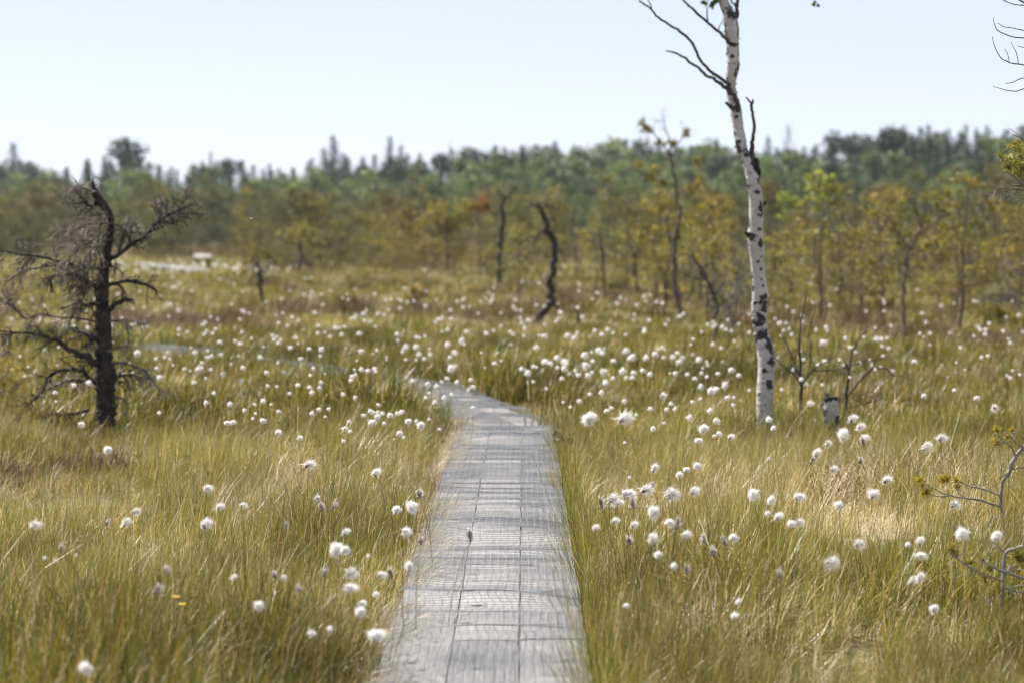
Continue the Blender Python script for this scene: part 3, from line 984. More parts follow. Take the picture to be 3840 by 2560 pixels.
# loose curls of bark along the trunk
for _ in range(420):
    i = int(rng.integers(20, NB - 60)); a = rng.random() * 6.283
    n_ = np.array([math.sin(a), -math.cos(a), 0]); t_ = np.array([math.cos(a), math.sin(a), 0])
    c = pp[i] + n_ * rr[i] * .99
    w_, h_, o_ = .004 + .010 * rng.random(), .002 + .006 * rng.random(), .002 + .006 * rng.random() ** 2
    mb.add([c - (0, 0, h_), c + (0, 0, h_), c + t_ * w_ + n_ * o_ + (0, 0, h_), c + t_ * w_ + n_ * o_ - (0, 0, h_)], None, [(0, 1, 2, 3)], .0)
finish(mb.build('trunk', M['birch_bark'], birch))


def birch_limb(pts, w, conv, sc, slope, name='branch', tw=0, mat='dark_branch', L=.2):
    mb = MB()
    path, rad = branch_px(mb, pts, [q / sc for q in w], DB, conv, slope, 8, .4, rough=.12)
    if tw: twigs(mb, path, rad, tw, L, .05, 0, (0, 0, .2), .6, .3, .0012)
    finish(mb.build(name, M[mat], birch))
    return path


birch_limb([(1135, 415), (1105, 388), (1030, 315), (920, 222), (800, 120), (700, 20), (600, -80), (480, -150)], [40, 34, 28, 26, 24, 20, 16, 8], z2, 2.6133, -.3)
birch_limb([(920, 225), (918, 120), (916, 60), (935, -10)], [18, 12, 10, 6], z2, 2.6133, .2)
birch_limb([(1030, 318), (1040, 265), (1062, 225), (1085, 180)], [14, 10, 9, 6], z2, 2.6133, .2)
pB = birch_limb([(1150, 840), (1100, 812), (1050, 768), (950, 700), (880, 625), (828, 555), (800, 480), (755, 408), (665, 322), (580, 262), (490, 210), (420, 155), (375, 98), (310, 45), (250, 8)], [36, 34, 34, 30, 28, 27, 27, 26, 26, 22, 22, 20, 18, 18, 14], z2, 2.6133, -.4)
birch_limb([(380, 105), (365, 50), (340, 0), (310, -80)], [14, 12, 10, 6], z2, 2.6133, .2)
birch_limb([(1150, 910), (1108, 880), (1070, 840), (1000, 790), (890, 722), (830, 665), (760, 620), (722, 580), (690, 556), (585, 516), (512, 500)], [60, 46, 38, 32, 30, 26, 26, 26, 22, 20, 8], z2, 2.6133, .35)
birch_limb([(1180, 1070), (1145, 1045), (1120, 1020), (1100, 1002)], [44, 38, 30, 22], z2, 2.6133, -.3)
birch_limb([(1335, 1640), (1352, 1540), (1358, 1430), (1366, 1330), (1378, 1220), (1364, 1120), (1358, 1050), (1362, 1005), (1368, 972)], [70, 56, 44, 36, 32, 30, 30, 30, 14], z2, 2.6133, .1)
birch_limb([(1360, 1022), (1340, 1000), (1302, 955)], [24, 20, 14], z2, 2.6133, -.2)
birch_limb([(300, 235), (302, 200), (300, 172), (300, 142)], [52, 50, 48, 36], z3, 1.3075, 0, 'snapped_stub', mat='charred')
birch_limb([(288, 510), (270, 498), (256, 486)], [30, 24, 14], z3, 1.3075, -.4, 'knot', mat='charred')
birch_limb([(335, 355), (350, 348), (358, 335)], [22, 16, 10], z3, 1.3075, -.3, 'knot', mat='charred')
birch_limb([(1205, 180), (1212, 100), (1212, 30), (1215, -60), (1225, -220)], [44, 38, 34, 32, 20], z2, 2.6133, .2)
birch_limb([(1205, 60), (1170, 30), (1145, -10)], [22, 18, 12], z2, 2.6133, .1)
# leaves on the high shoots, mostly above the picture
mb = MB()
c = [P(*z2(885, 28), DB - .1), P(*z2(985, 30), DB - .05), P(*z2(965, 62), DB - .05), P(*z2(935, -30), DB), P(*z2(1000, 5), DB)]
leafcloud(mb, c, [.012] * 5, 7, .021, .6)
finish(mb.build('leaves', M['leaves'], birch))
mb = MB()
lf = P(*z2(1980, 40), DB + .2)
top = P(*z2(1215, -230), DB)
hang = smooth_path([top, P(*z2(1500, -330), DB + .1), P(*z2(1800, -260), DB + .15), P(*z2(1950, -60), DB + .2), lf], 16)
mb.tube(hang, np.linspace(.005, .0008, 16), 5, .4)
finish(mb.build('branch', M['dark_branch'], birch))
mb = MB()
leafcloud(mb, [P(*z2(1965, 48), DB + .2), P(*z2(2005, 52), DB + .2), P(*z2(1978, 22), DB + .2)], [.006] * 3, 4, .017, .3)
leafcloud(mb, [top + rng.normal(0, .18, 3) * np.array([1, 1, .8]) + (0, 0, .75) for _ in range(26)], [.08] * 26, 14, .024, .5)
finish(mb.build('leaves', M['leaves'], birch))

# birch stump
def z6(zx, zy): return (2560 + zx / 1.8375, 1253 + zy / 1.8375)


DS = 1.2 * F / (1655 - HOR)
p0 = P(*z6(1040, 740), DS)
st = empty('birch_stump', (p0[0], DS, gz1(p0[0], DS) - .05), 'broken birch stump with charred jagged top, leaning beside the white birch', 'stump')
mb = MB()
w3 = [P(*z6(1050, 760), DS), P(*z6(1042, 690), DS), P(*z6(1030, 600), DS), P(*z6(1022, 530), DS), P(*z6(1017, 455), DS + .01)]
pp, rr = smooth_path(w3, 60, np.array([100, 98, 104, 112, 108]) / 1.8375 * DS / F / 2)
mb.tube(pp, rr, 24, .1, .05)
t_ = vnoise(np.arange(60)[:, None] / 5., np.arange(24)[None, :] / 5., 88)
mb.t[0][:60 * 24] = np.clip(.36 + (t_ - .40) * 2.0, 0, .8).ravel()
finish(mb.build('bark', M['birch_bark'], st))
mb = MB()
for i in range(26):
    a = i / 26 * 2 * math.pi
    r = rr[-1] * (.45 + .5 * rng.random())
    b0 = pp[-1] + np.array([math.cos(a) * r, math.sin(a) * r, -.03])
    hgt = .010 + .075 * rng.random() ** 3 + (.020 if math.cos(a) < .2 else 0)
    mb.tube(np.array([b0, b0 + (0, 0, hgt * .6), b0 + (rng.normal(0, .008), 0, hgt)]), [.012, .007, .0015], 5, .3, .3)
mb.tube(np.array([pp[-2], pp[-1] + (0, 0, .022)]), [rr[-1] * 1.03, rr[-1] * .96], 18, .3, .2)
finish(mb.build('charred_top', M['charred'], st))


# grey saplings behind the stump
def sapling(label, base_px, limbs_, d, conv, sc, cat='sapling', name='bare_sapling', mat='dead_bark', tw=5, L=.2, group=None, up=.25):
    b = P(*conv(*base_px), d)
    root = empty(name, (b[0], d, gz1(b[0], d) - .02), label, cat, group)
    for i, (pts, w) in enumerate(limbs_):
        mb = MB()
        path, rad = branch_px(mb, pts, [q * 1.15 / sc for q in w], d, conv, rng.uniform(-.4, .4) if i else 0, 6, .5, rough=.2)
        if tw: twigs(mb, path, rad, tw, L, -.02, 1 if L > .15 else 0, (0, 0, up), .6, .3, .001)
        finish(mb.build('trunk' if i == 0 else 'branch', M[mat], root))
    return root


D1 = 1.2 * F / (1610 - HOR)
sapling('bare grey sapling forking widely between the white birch and the stump', (812, 660),
        [([(812, 660), (818, 520), (822, 400), (820, 330), (805, 200), (805, 60), (812, -60), (835, -180), (860, -300)], [26, 24, 24, 20, 16, 13, 11, 8, 5]),
         ([(820, 340), (880, 260), (960, 205), (1030, 165), (1100, 80)], [14, 11, 9, 7, 4]), ([(818, 345), (760, 270), (690, 215), (640, 165), (590, 90)], [12, 10, 8, 6, 3]),
         ([(806, 290), (760, 170), (710, 60), (640, -60)], [11, 9, 7, 4]), ([(900, 250), (1080, 235), (1290, 180), (1420, 160)], [9, 8, 6, 3]), ([(815, 560), (850, 600), (852, 640)], [9, 8, 5]),
         ([(880, 200), (885, 80), (870, 0), (905, -150), (960, -240)], [8, 7, 6, 5, 3])], D1, z6, 1.8375, tw=7, L=.16)
D1b = 1.2 * F / (1600 - HOR)
sapling('bare grey sapling with one side branch, rising behind the birch stump', (1112, 640),
        [([(1110, 660), (1118, 500), (1128, 400), (1140, 300), (1152, 220), (1170, 130), (1200, 60), (1250, -10), (1290, -70)], [22, 20, 18, 16, 14, 12, 10, 7, 4]),
         ([(1125, 440), (1200, 340), (1290, 245), (1320, 200)], [13, 13, 12, 6]), ([(1310, 228), (1400, 235), (1450, 275), (1500, 290)], [9, 9, 7, 3]), ([(1125, 510), (1250, 480), (1390, 438)], [9, 7, 4])], D1b, z6, 1.8375, tw=7, L=.15)


# ------------------------------------------------------------------ dwarf pine at the right edge, in focus
def needle_tuft(mb, c, r, n=90, tone=.6):
    n = int(n * 1.2); r = r * .95; tone = min(tone + .25, .9)
    c = np.asarray(c, float)
    d = rng.normal(0, 1, (n, 3)) + np.array([-.1, -.1, .75]); d /= np.linalg.norm(d, axis=1)[:, None]
    s = np.cross(d, rng.normal(0, 1, (n, 3))); s /= np.linalg.norm(s, axis=1)[:, None]
    w = .0017
    L = r * (.7 + .5 * rng.random((n, 1)))
    o = c + rng.normal(0, r * .18, (n, 3))
    v = np.stack([o - s * w, o + s * w, o + d * L + s * w * .3, o + d * L - s * w * .3], 1).reshape(-1, 3)
    mb.add(v, None, np.arange(n * 4).reshape(-1, 4), np.repeat(np.clip(rng.normal(tone, .22, n), 0, 1), 4))


D2 = 11.2
pb = P(*z6(2225, 1370), D2)
dw = empty('dwarf_pine', (pb[0], D2, gz1(pb[0], D2) - .02), 'stunted sparse pine with lichen-grey twigs and yellow needle tufts above the dry grass', 'dwarf pine')
lim = [([(2232, 1420), (2222, 1350), (2208, 1250), (2190, 1150), (2190, 1080), (2212, 1000), (2250, 940), (2290, 850), (2340, 780), (2420, 690), (2500, 560)], [24, 24, 23, 24, 26, 28, 32, 30, 26, 20, 12], 0),
       ([(2190, 1185), (2080, 1150), (1950, 1128), (1840, 1108), (1760, 1078), (1680, 1035)], [17, 15, 13, 10, 8, 5], -.3),
       ([(2190, 1105), (2080, 1068), (1985, 1045), (1900, 1005)], [15, 13, 10, 6], .3), ([(1830, 1112), (1760, 1115), (1690, 1095)], [8, 7, 4], -.2), ([(1950, 1125), (1900, 1090), (1895, 1050)], [7, 6, 4], .2),
       ([(2290, 845), (2265, 775), (2205, 730), (2160, 680)], [15, 12, 10, 6], -.4), ([(2340, 775), (2270, 720), (2215, 675)], [12, 9, 5], .2), ([(2200, 745), (2175, 760), (2160, 770)], [7, 6, 4], 0),
       ([(2200, 985), (2190, 880), (2180, 780)], [8, 7, 4], .2), ([(2250, 935), (2330, 918), (2420, 900)], [9, 8, 5], -.3), ([(2200, 1250), (2150, 1270), (2100, 1285)], [7, 6, 3], -.3),
       ([(2330, 790), (2400, 800), (2480, 760)], [12, 9, 5], .4), ([(2240, 690), (2270, 680), (2285, 670)], [6, 5, 3], 0)]
for i, (pts, w, sl) in enumerate(lim):
    mb = MB()
    path, rad = branch_px(mb, pts, [q / 1.8375 for q in w], D2, z6, sl, 8, .7, rough=.3)
    if i: twigs(mb, path, rad, 6, .05, 0, 0, (0, 0, .1), .8, .2, .0011)
    finish(mb.build('trunk' if i == 0 else 'branch', M['grey_twig'], dw))
for zx, zy, r in ((1635, 1010, 34), (1650, 1040, 28), (1685, 1092, 38), (1660, 1100, 26), (1790, 1005, 40), (1820, 1000, 34), (1885, 1010, 34), (1890, 1052, 30), (2160, 662, 36), (2155, 750, 44), (2185, 740, 26), (2270, 668, 26), (2235, 705, 20), (2440, 660, 50), (2480, 720, 50), (2500, 600, 50)):
    mb = MB()
    needle_tuft(mb, P(*z6(zx, zy), D2 + rng.normal(0, .02)), S(r * 1.25 / 1.8375, D2), 80)
    finish(mb.build('needles', M['needles'], dw)).color = (1.9, 1.65, .9, 1)


# out-of-focus pine twigs, lower right
def z8(zx, zy): return (2560 + zx / 1.8375, 1707 + zy / 1.8375)


D3 = 8.6
pb = P(*z8(2215, 1080), D3)
dn = empty('dwarf_pine', (pb[0], D3, gz1(pb[0], D3) - .02), 'low grey twiggy pine sprawling in the grass below the stunted sparse pine', 'dwarf pine')
lim = [([(2200, 1130), (2200, 1000), (2210, 880), (2215, 760), (2225, 680), (2290, 632), (2420, 625)], [26, 24, 24, 24, 24, 22, 14], 0), ([(2420, 880), (2300, 830), (2190, 790), (2110, 755), (2040, 715)], [20, 17, 15, 11, 6], -.3),
       ([(2200, 860), (2080, 820), (1960, 760), (1880, 700), (1850, 660)], [16, 13, 11, 9, 6], -.4), ([(2225, 680), (2190, 640), (2150, 625)], [13, 9, 5], .2), ([(2205, 900), (2290, 930), (2400, 960)], [14, 12, 8], .3), ([(2215, 800), (2290, 760), (2400, 740)], [13, 11, 7], .3), ([(2210, 960), (2130, 990), (2050, 1010)], [11, 8, 4], 0)]
for i, (pts, w, sl) in enumerate(lim):
    mb = MB()
    path, rad = branch_px(mb, pts, [q / 1.8375 for q in w], D3, z8, sl, 8, .7, rough=.25)
    twigs(mb, path, rad, 7, .09, 0, 0, (0, 0, .1), .8, .2, .0012)
    finish(mb.build('trunk' if i == 0 else 'branch', M['grey_twig'], dn))
for zx, zy, r in ((1850, 650, 46), (1880, 690, 40), (2085, 840, 50), (2060, 720, 44), (2300, 690, 60), (2330, 720, 55), (2380, 690, 60), (1980, 740, 34), (2120, 780, 36)):
    mb = MB()
    needle_tuft(mb, P(*z8(zx, zy), D3 + rng.normal(0, .03)), S(r * 1.3 / 1.8375, D3), 70, .45)
    finish(mb.build('needles', M['needles'], dn)).color = (1.7, 1.6, 1.0, 1)

# taller pine just outside the right edge, reaching in with twigs and a needle clump
def zr(zx, zy): return (3440 + zx / 1.96, zy / 1.96)


D4 = 11.5
pb = P(4010, 1900, D4)
rp = empty('pine', (pb[0], D4, gz1(pb[0], D4) - .03), 'pine reaching in at the edge with bare upturned twigs and golden green needles', 'pine')
tr4 = [(1120, 3900), (1110, 3300), (1080, 2600), (1060, 1900), (1040, 1300), (1020, 700), (1000, 100), (980, -400), (960, -900)]
lim = [(tr4, [110, 100, 92, 84, 74, 62, 50, 40, 20], 0),
       ([(1010, 300), (900, 285), (784, 280), (720, 276), (650, 255), (590, 222), (565, 180), (558, 130)], [18, 14, 10, 9, 8, 7, 6, 3], -.2), ([(1010, 260), (880, 240), (784, 225), (710, 210), (640, 200), (592, 172)], [16, 12, 8, 7, 6, 3], .1),
       ([(1015, 520), (900, 495), (784, 480), (740, 472), (670, 458), (610, 420), (572, 350), (550, 272)], [20, 15, 11, 10, 9, 7, 6, 3], -.3), ([(740, 470), (730, 400), (686, 310)], [7, 6, 3], .1), ([(676, 458), (664, 400), (642, 364)], [6, 5, 3], .1),
       ([(1020, 380), (860, 365), (784, 352), (732, 338)], [12, 9, 7, 3], .2), ([(1020, 600), (880, 590), (784, 574), (700, 608), (645, 612)], [16, 12, 9, 7, 4], .1), ([(1025, 620), (860, 620), (784, 652), (740, 668), (660, 666), (558, 636)], [14, 11, 8, 8, 7, 3], -.2),
       ([(1000, 100), (900, 50), (784, 42), (700, 30), (628, 0), (570, -40)], [16, 12, 9, 8, 7, 4], .2), ([(1000, 60), (840, 40), (770, 10), (700, -40)], [14, 10, 9, 5], -.2), ([(1000, 50), (850, 60), (780, 20), (730, -5)], [12, 10, 9, 5], .3),
       ([(1040, 1150), (900, 1080), (784, 1030), (740, 1005), (695, 988)], [22, 18, 12, 9, 5], -.3), ([(1045, 1400), (900, 1330), (784, 1275), (720, 1230), (650, 1178)], [20, 16, 10, 9, 5], -.2),
       ([(1050, 1480), (900, 1400), (784, 1372), (750, 1340), (700, 1290), (650, 1268), (590, 1270)], [24, 18, 14, 12, 10, 8, 4], .1), ([(784, 1372), (720, 1364), (650, 1375), (600, 1388), (530, 1382)], [12, 10, 8, 7, 3], -.2),
       ([(860, 1420), (784, 1400), (700, 1395), (640, 1420), (610, 1470), (600, 1520)], [11, 9, 8, 7, 6, 3], -.2), ([(860, 1440), (760, 1425), (690, 1435), (630, 1460)], [10, 8, 7, 4], .3), ([(820, 1430), (760, 1470), (705, 1515)], [9, 7, 3], .2), ([(840, 1300), (780, 1320), (740, 1330)], [9, 7, 4], 0),
       ([(600, 1390), (575, 1405), (556, 1455)], [6, 5, 3], 0)]
for i, (pts, w, sl) in enumerate(lim):
    mb = MB()
    path, rad = branch_px(mb, pts, [q / 1.96 for q in w], D4, zr, sl, 10 if i == 0 else 7, .5, rough=.12)
    if i and min(p[1] for p in pts) > 900: twigs(mb, path, rad, 8, .07, .02, 0, (-.1, 0, 0), .7, .3, .0011)
    finish(mb.build('trunk' if i == 0 else 'branch', M['pine_bark'] if i == 0 else M['dead_twig'], rp))
for k, (cx, cy, r) in enumerate(((700, 1190, 70), (670, 1230, 60), (760, 1160, 80), (780, 1090, 60), (740, 1250, 60), (830, 1180, 90), (790, 1300, 60), (900, 1150, 110))):
    mb = MB()
    for _ in range(8):
        o = rng.normal(0, .6, 2) * r
        needle_tuft(mb, P(*zr(cx + o[0], cy + o[1]), D4 + rng.normal(0, .05)), S(46 / 1.96, D4), 26, .55)
    finish(mb.build('needles', M['needles'], rp)).color = (1.35, 1.42, .9, 1)

# young pine at the left edge
D5 = 1.1 * F / (1530 - HOR)
pb = P(40, 1560, D5)
lp = empty('dwarf_pine', (pb[0], D5, gz1(pb[0], D5) - .02), 'small pine with golden new shoots under the dead pine\'s lowest branches', 'dwarf pine')
for i, (pts, w, sl) in enumerate([([(20, 1570), (10, 1500), (-30, 1440), (-60, 1350)], [18, 16, 14, 8], 0), ([(5, 1490), (50, 1460), (90, 1420)], [10, 8, 5], -.2), ([(0, 1470), (60, 1440), (110, 1380)], [9, 7, 4], .2), ([(-20, 1450), (20, 1410), (30, 1370)], [9, 7, 4], 0), ([(10, 1510), (60, 1512), (110, 1490)], [8, 6, 3], .2)]):
    mb = MB()
    branch_px(mb, pts, w, D5, lambda a, b: (a, b), sl, 6, .6)
    finish(mb.build('trunk' if i == 0 else 'branch', M['grey_twig'], lp))
for px, py in ((95, 1415), (112, 1375), (85, 1385), (30, 1370), (15, 1400), (60, 1390), (105, 1480), (90, 1455), (25, 1500), (50, 1470), (10, 1440), (-20, 1380), (-40, 1340), (60, 1430)):
    mb = MB()
    needle_tuft(mb, P(px, py, D5 + rng.normal(0, .08)), S(34, D5), 60, .6)
    finish(mb.build('needles', M['needles'], lp)).color = (1.8, 1.5, .9, 1)

# dark little shrub at the boards' right edge
sp = at(2075, 1690, .1)
sh = empty('shrub', (sp[0] + .03, sp[1], gz1(sp[0], sp[1])), 'small dark green shrub brushing the planks at the boardwalk corner', 'shrub')
mb = MB()
for k in range(16):
    b0 = np.array([rng.normal(0.02, .03), rng.normal(0, .06), 0])
    mb.tube(np.array([b0, b0 + (rng.normal(-.03, .04), rng.normal(0, .04), .12), b0 + (rng.normal(-.02, .04), rng.normal(0, .06), .17)]), [.003, .0025, .001], 4)
mb.build('stem', M['pine_bark'], sh)
mb = MB()
leafcloud(mb, [(rng.normal(.0, .04), rng.normal(0, .08), .06 + .11 * rng.random()) for _ in range(18)], [.028] * 18, 14, .010, .3)
o = mb.build('leaves', M['leaves'], sh); o.color = (.35, .34, .25, 1)

# ------------------------------------------------------------------ kinds of bog pines, snags and forest trees (unit meshes, then copies)
def bog_pine(seed, dense=1.0, h=3.0, near=False, low=.12, thin=False):
    global rng
    keep = rng; rng = np.random.default_rng(seed)
    tk = MB(); cr = MB()
    k = 9
    x = np.cumsum(rng.normal(0, .05 * h / 3, k)); y = np.cumsum(rng.normal(0, .05 * h / 3, k))
    x -= x[0]; y -= y[0]
    tp = np.stack([x, y, np.linspace(-.1, h * .95, k)], -1)
    pp, rr = smooth_path(tp, 30, np.linspace(.055 if not thin else .042, .012, k) * h / 3 * (1.1 if near else 1))
    tk.tube(pp, rr, 7, .4, .25)
    cl = []
    nl = int(21 * dense)
    for i in range(nl):
        f = low + (.98 - low) * (i + rng.random()) / nl
        j = int(f * 29); p0 = pp[j]
        az = rng.random() * 2 * math.pi
        L = h * (.10 + .26 * rng.random()) * (1.15 - .75 * abs(f - .55))
        d = np.array([math.cos(az), math.sin(az), .15 + .3 * rng.random()])
        q = [p0]
        for _ in range(4):
            d = d + rng.normal(0, .2, 3) + np.array([0, 0, .06]); d /= np.linalg.norm(d)
            q.append(q[-1] + d * L / 4)
        q = np.array(q)
        tk.tube(q, np.linspace(max(rr[j] * .5, .008), .004, 5), 5, .5)
        if rng.random() < (.95 if f > low + .2 else .7):
            for m in range((3 if not thin else 1) + int(3 * rng.random())):
                cl.append(q[2 + m % 3] + rng.normal(0, .055 * h, 3) * np.array([1, 1, .5]))
    for _ in range(7): cl.append(pp[-1] + rng.normal(0, .05 * h, 3) + (0, 0, .02 * h))
    cl = np.array(cl)
    tone = rng.random(len(cl)) * .5 + .25
    for c, t in zip(cl, tone):
        pts = c + rng.normal(0, .042 * h, (5, 3)) * np.array([1, 1, .6])
        tufts(cr, pts, 15, .034 * h, .0062 * h, t, (0, 0, .5))
    a, b = tk.mesh('trunk', M['pine_bark']), cr.mesh('crown', M['needles'], False)
    rng = keep
    return a, b


def spruce(seed, h=12.0, slim=1.0, thin=False):
    global rng
    keep = rng; rng = np.random.default_rng(seed)
    tk = MB(); cr = MB()
    tk.tube(np.array([(0, 0, -.2), (0, 0, h * .5), (0, 0, h)]), [.16, .09, .015], 6, .4)
    nw = 34 if not thin else 26
    for i in range(nw):
        f = .08 + .92 * i / nw
        R = h * .33 * slim * (1 - f) ** .85 * (.8 + .4 * rng.random()) + .06
        for a in range(10 if not thin else 6):
            az = a * .785 + rng.random() * 1.2
            L = R * (.7 + .5 * rng.random())
            n = max(2, int(L / .32))
            t = (np.arange(n) + .6) / n
            p = np.stack([np.cos(az) * L * t, np.sin(az) * L * t, f * h - .30 * L * t + .10 * L * t ** 2 + rng.normal(0, .05, n)], -1)
            sd = np.array([-math.sin(az), math.cos(az), 0]); out_ = np.array([math.cos(az), math.sin(az), -.35])
            s = (.34 if not thin else .15) * (.7 + .6 * rng.random((n, 1))) * (1.1 - .3 * t[:, None]) * (1 - .6 * f)
            dn = np.array([0, 0, -.16])
            v = np.stack([p - sd * s + dn * rng.random((n, 1)), p - out_ * .25, p + sd * s + dn * rng.random((n, 1)), p + out_ * .30], 1).reshape(-1, 3)
            cr.add(v, None, np.arange(n * 4).reshape(-1, 4), np.repeat(np.clip(rng.normal(.45 + .25 * f, .25, n), 0, 1), 4))
    a, b = tk.mesh('trunk', M['pine_bark']), cr.mesh('crown', M['spruce'], False)
    rng = keep
    return a, b


def leaf_tree(seed, h=8.0, wide=.28, mat='leaves', gap=0.0, n=26, top=.0):
    global rng
    keep = rng; rng = np.random.default_rng(seed)
    tk = MB(); cr = MB()
    tp = np.array([(0, 0, -.2), (rng.normal(0, .1), 0, h * .4), (rng.normal(0, .2), 0, h * .95)])
    pp, rr = smooth_path(tp, 12, [.11, .08, .02])
    tk.tube(pp, rr, 6, .6)
    cs = []
    for i in range(n):
        f = .22 + .74 * rng.random() ** (.8 if top == 0 else .35)
        R = wide * h * math.sin(math.pi * min(.97, max(.12, (f - .12) / .9))) ** .8
        az = rng.random() * 2 * math.pi; r = R * rng.random() ** .5
        c = np.array([math.cos(az) * r, math.sin(az) * r, f * h])
        tk.tube(np.array([pp[int(min(f * .8, .95) * 11)], c]), [.03, .01], 4, .5)
        cs.append(c)
    leafcloud(cr, cs, rng.uniform(.06, .12, n) * h, int(46 * (1 - gap)), .021 * h, .5, .85)
    a, b = tk.mesh('trunk', M['grey_twig']), cr.mesh('crown', M[mat], False)
    rng = keep
    return a, b


def snag(seed, h=2.0):
    global rng
    keep = rng; rng = np.random.default_rng(seed)
    tk = MB(); br = MB()
    k = 7
    x = np.cumsum(rng.normal(0, .05, k)); x -= x[0]
    tp = np.stack([x, x * .5, np.linspace(-.1, h, k)], -1)
    pp, rr = smooth_path(tp, 24, np.linspace(.042, .014, k))
    tk.tube(pp, rr, 7, .3, .4)
    twigs(br, pp, rr, 16, .45, .03, 1, (0, 0, .15), .5, .35, .003)
    a, b = tk.mesh('trunk', M['dead_bark']), br.mesh('branch', M['dead_twig'])
    rng = keep
    return a, b


SPARSE = [bog_pine(150 + i, .55, 3.0, low=.3, thin=True) for i in range(4)]
PINES = [bog_pine(100 + i, .75 + .14 * (i % 4), 3.0, low=(.05, .3, .12, .4, .08, .2, .05, .45)[i]) for i in range(8)]
SPRUCES = [spruce(200 + i, 12, (.8, 1.0, 1.15, .9)[i % 4]) for i in range(5)]
BIRCHES = [leaf_tree(300 + i, 8, (.24, .3, .27, .34)[i % 4]) for i in range(5)]
TALLPINES = [leaf_tree(400 + i, 12, .20, 'spruce', .25, 24, 1) for i in range(3)]
SNAGS = [snag(500 + i) for i in range(4)]


def plant(name, kind, x, y, h, h0, label, cat, group, color, wide=1.0, z=None, second='crown'):
    root = empty(name, (x, y, gz1(x, y) if z is None else z), label, cat, group, rng.random() * 6.28)
    s = h / h0
    child('trunk', kind[0], root, scale=(s, s, s))
    child(second, kind[1], root, scale=(s * wide, s * wide, s), color=color)
    return root


def tint(base, sd=.12):
    k = 1 + rng.normal(0, sd)
    return tuple(max(.05, c * k * (1 + rng.normal(0, .05))) for c in base) + (1.0,)


# --- skyline trees: photo column, tip row, kind, tree height class
def top_h(py, d): return CAMZ + ray(1920, py)[2] * d


DARKG = (1.0, 1.05, 1.05)
sky_named = [
    (50, 520, 'spruce', 375, 'broad dark spruce poking above the forest at the edge behind the dead pine', 1.15), (485, 515, 'tallpine', 360, 'tall dark pine with see-through gappy crown above the dead pine\'s broken tip', 1.2),
    (790, 555, 'spruce', 390, 'lone thin spruce spike above the light birches between dead pine and dark pair', .55), (1010, 600, 'spruce', 370, 'stubby dark spruce with rounded tip among the light green birches', 1.0),
    (1250, 492, 'spruce', 360, 'tallest dark spruce of the forest edge, twin tipped, centre of the pine clump', 1.1), (1215, 540, 'spruce', 362, 'dark spruce leaning against the twin tipped tall one', 1.1), (1290, 560, 'spruce', 358, 'dark spruce filling the clump beside the twin tipped tall one', 1.2),
    (1463, 495, 'spruce', 370, 'sharp dark spruce standing between the twin tipped spruce and the even wood', .85), (1505, 530, 'spruce', 368, 'shorter dark spruce at the foot of the sharp one', .9), (1575, 560, 'spruce', 372, 'small dark spruce cone last before the even wood starts', .8),
    (1690, 515, 'bare', 380, 'thin bare dead spruce standing alone like a mast above the wood', .45), (2685, 505, 'spruce', 360, 'dark spruce tip just beside the birch trunk above the wood', .8), (2880, 495, 'spruce', 365, 'sharp dark spruce between the birch trunk and the pale bare spruce', .8),
    (2955, 450, 'bare', 372, 'tall pale half-bare spruce rising beside the birch above the wood', 1.0), (3140, 490, 'tallpine', 330, 'dense dark pine starting the higher wood beyond the pale bare spruce', 1.2),
    (3340, 470, 'tallpine', 330, 'broad dark pine in the higher wood between two spruce spikes', 1.3), (3385, 455, 'spruce', 345, 'narrow spruce spike beside the broad dark pine', .7), (3480, 450, 'spruce', 345, 'tall narrow spruce, tallest of the higher wood', .75),
    (3555, 468, 'spruce', 345, 'spruce with cone outline between the tallest and the twin ones of the higher wood', .9), (3620, 450, 'spruce', 342, 'first of twin spruces in the higher wood', .8), (3660, 465, 'spruce', 340, 'second of twin spruces in the higher wood', .8), (3700, 455, 'spruce', 345, 'last clear spruce spike of the higher wood toward the edge', .8),
    (3190, 500, 'spruce', 345, 'small spruce cone rising out of the dense dark pine', .7), (330, 580, 'spruce', 365, 'dark spruce between the edge spruce and the gappy pine', 1.1), (390, 570, 'spruce', 368, 'narrow spruce touching the gappy pine', .8), (860, 590, 'tallpine', 385, 'low gappy pine beside the thin spruce spike', 1.2)]
BARE = [spruce(290, 12, .8, True)]
for px, py, kd, d, lab, wd in sky_named:
    x = ray(px, 700)[0] * d
    h = top_h(py, d)
    kind = {'spruce': SPRUCES[int(rng.integers(5))], 'tallpine': TALLPINES[int(rng.integers(3))], 'bare': BARE[0]}[kd]
    nm = {'spruce': 'spruce', 'tallpine': 'tall_pine', 'bare': 'dead_spruce'}[kd]
    plant(nm, kind, x, d, h, 12, lab, nm.replace('_', ' '), 'trees rising above the forest line', tint(DARKG) if kd != 'bare' else (2.4, 2.2, 2.0, 1), wd, -.3)

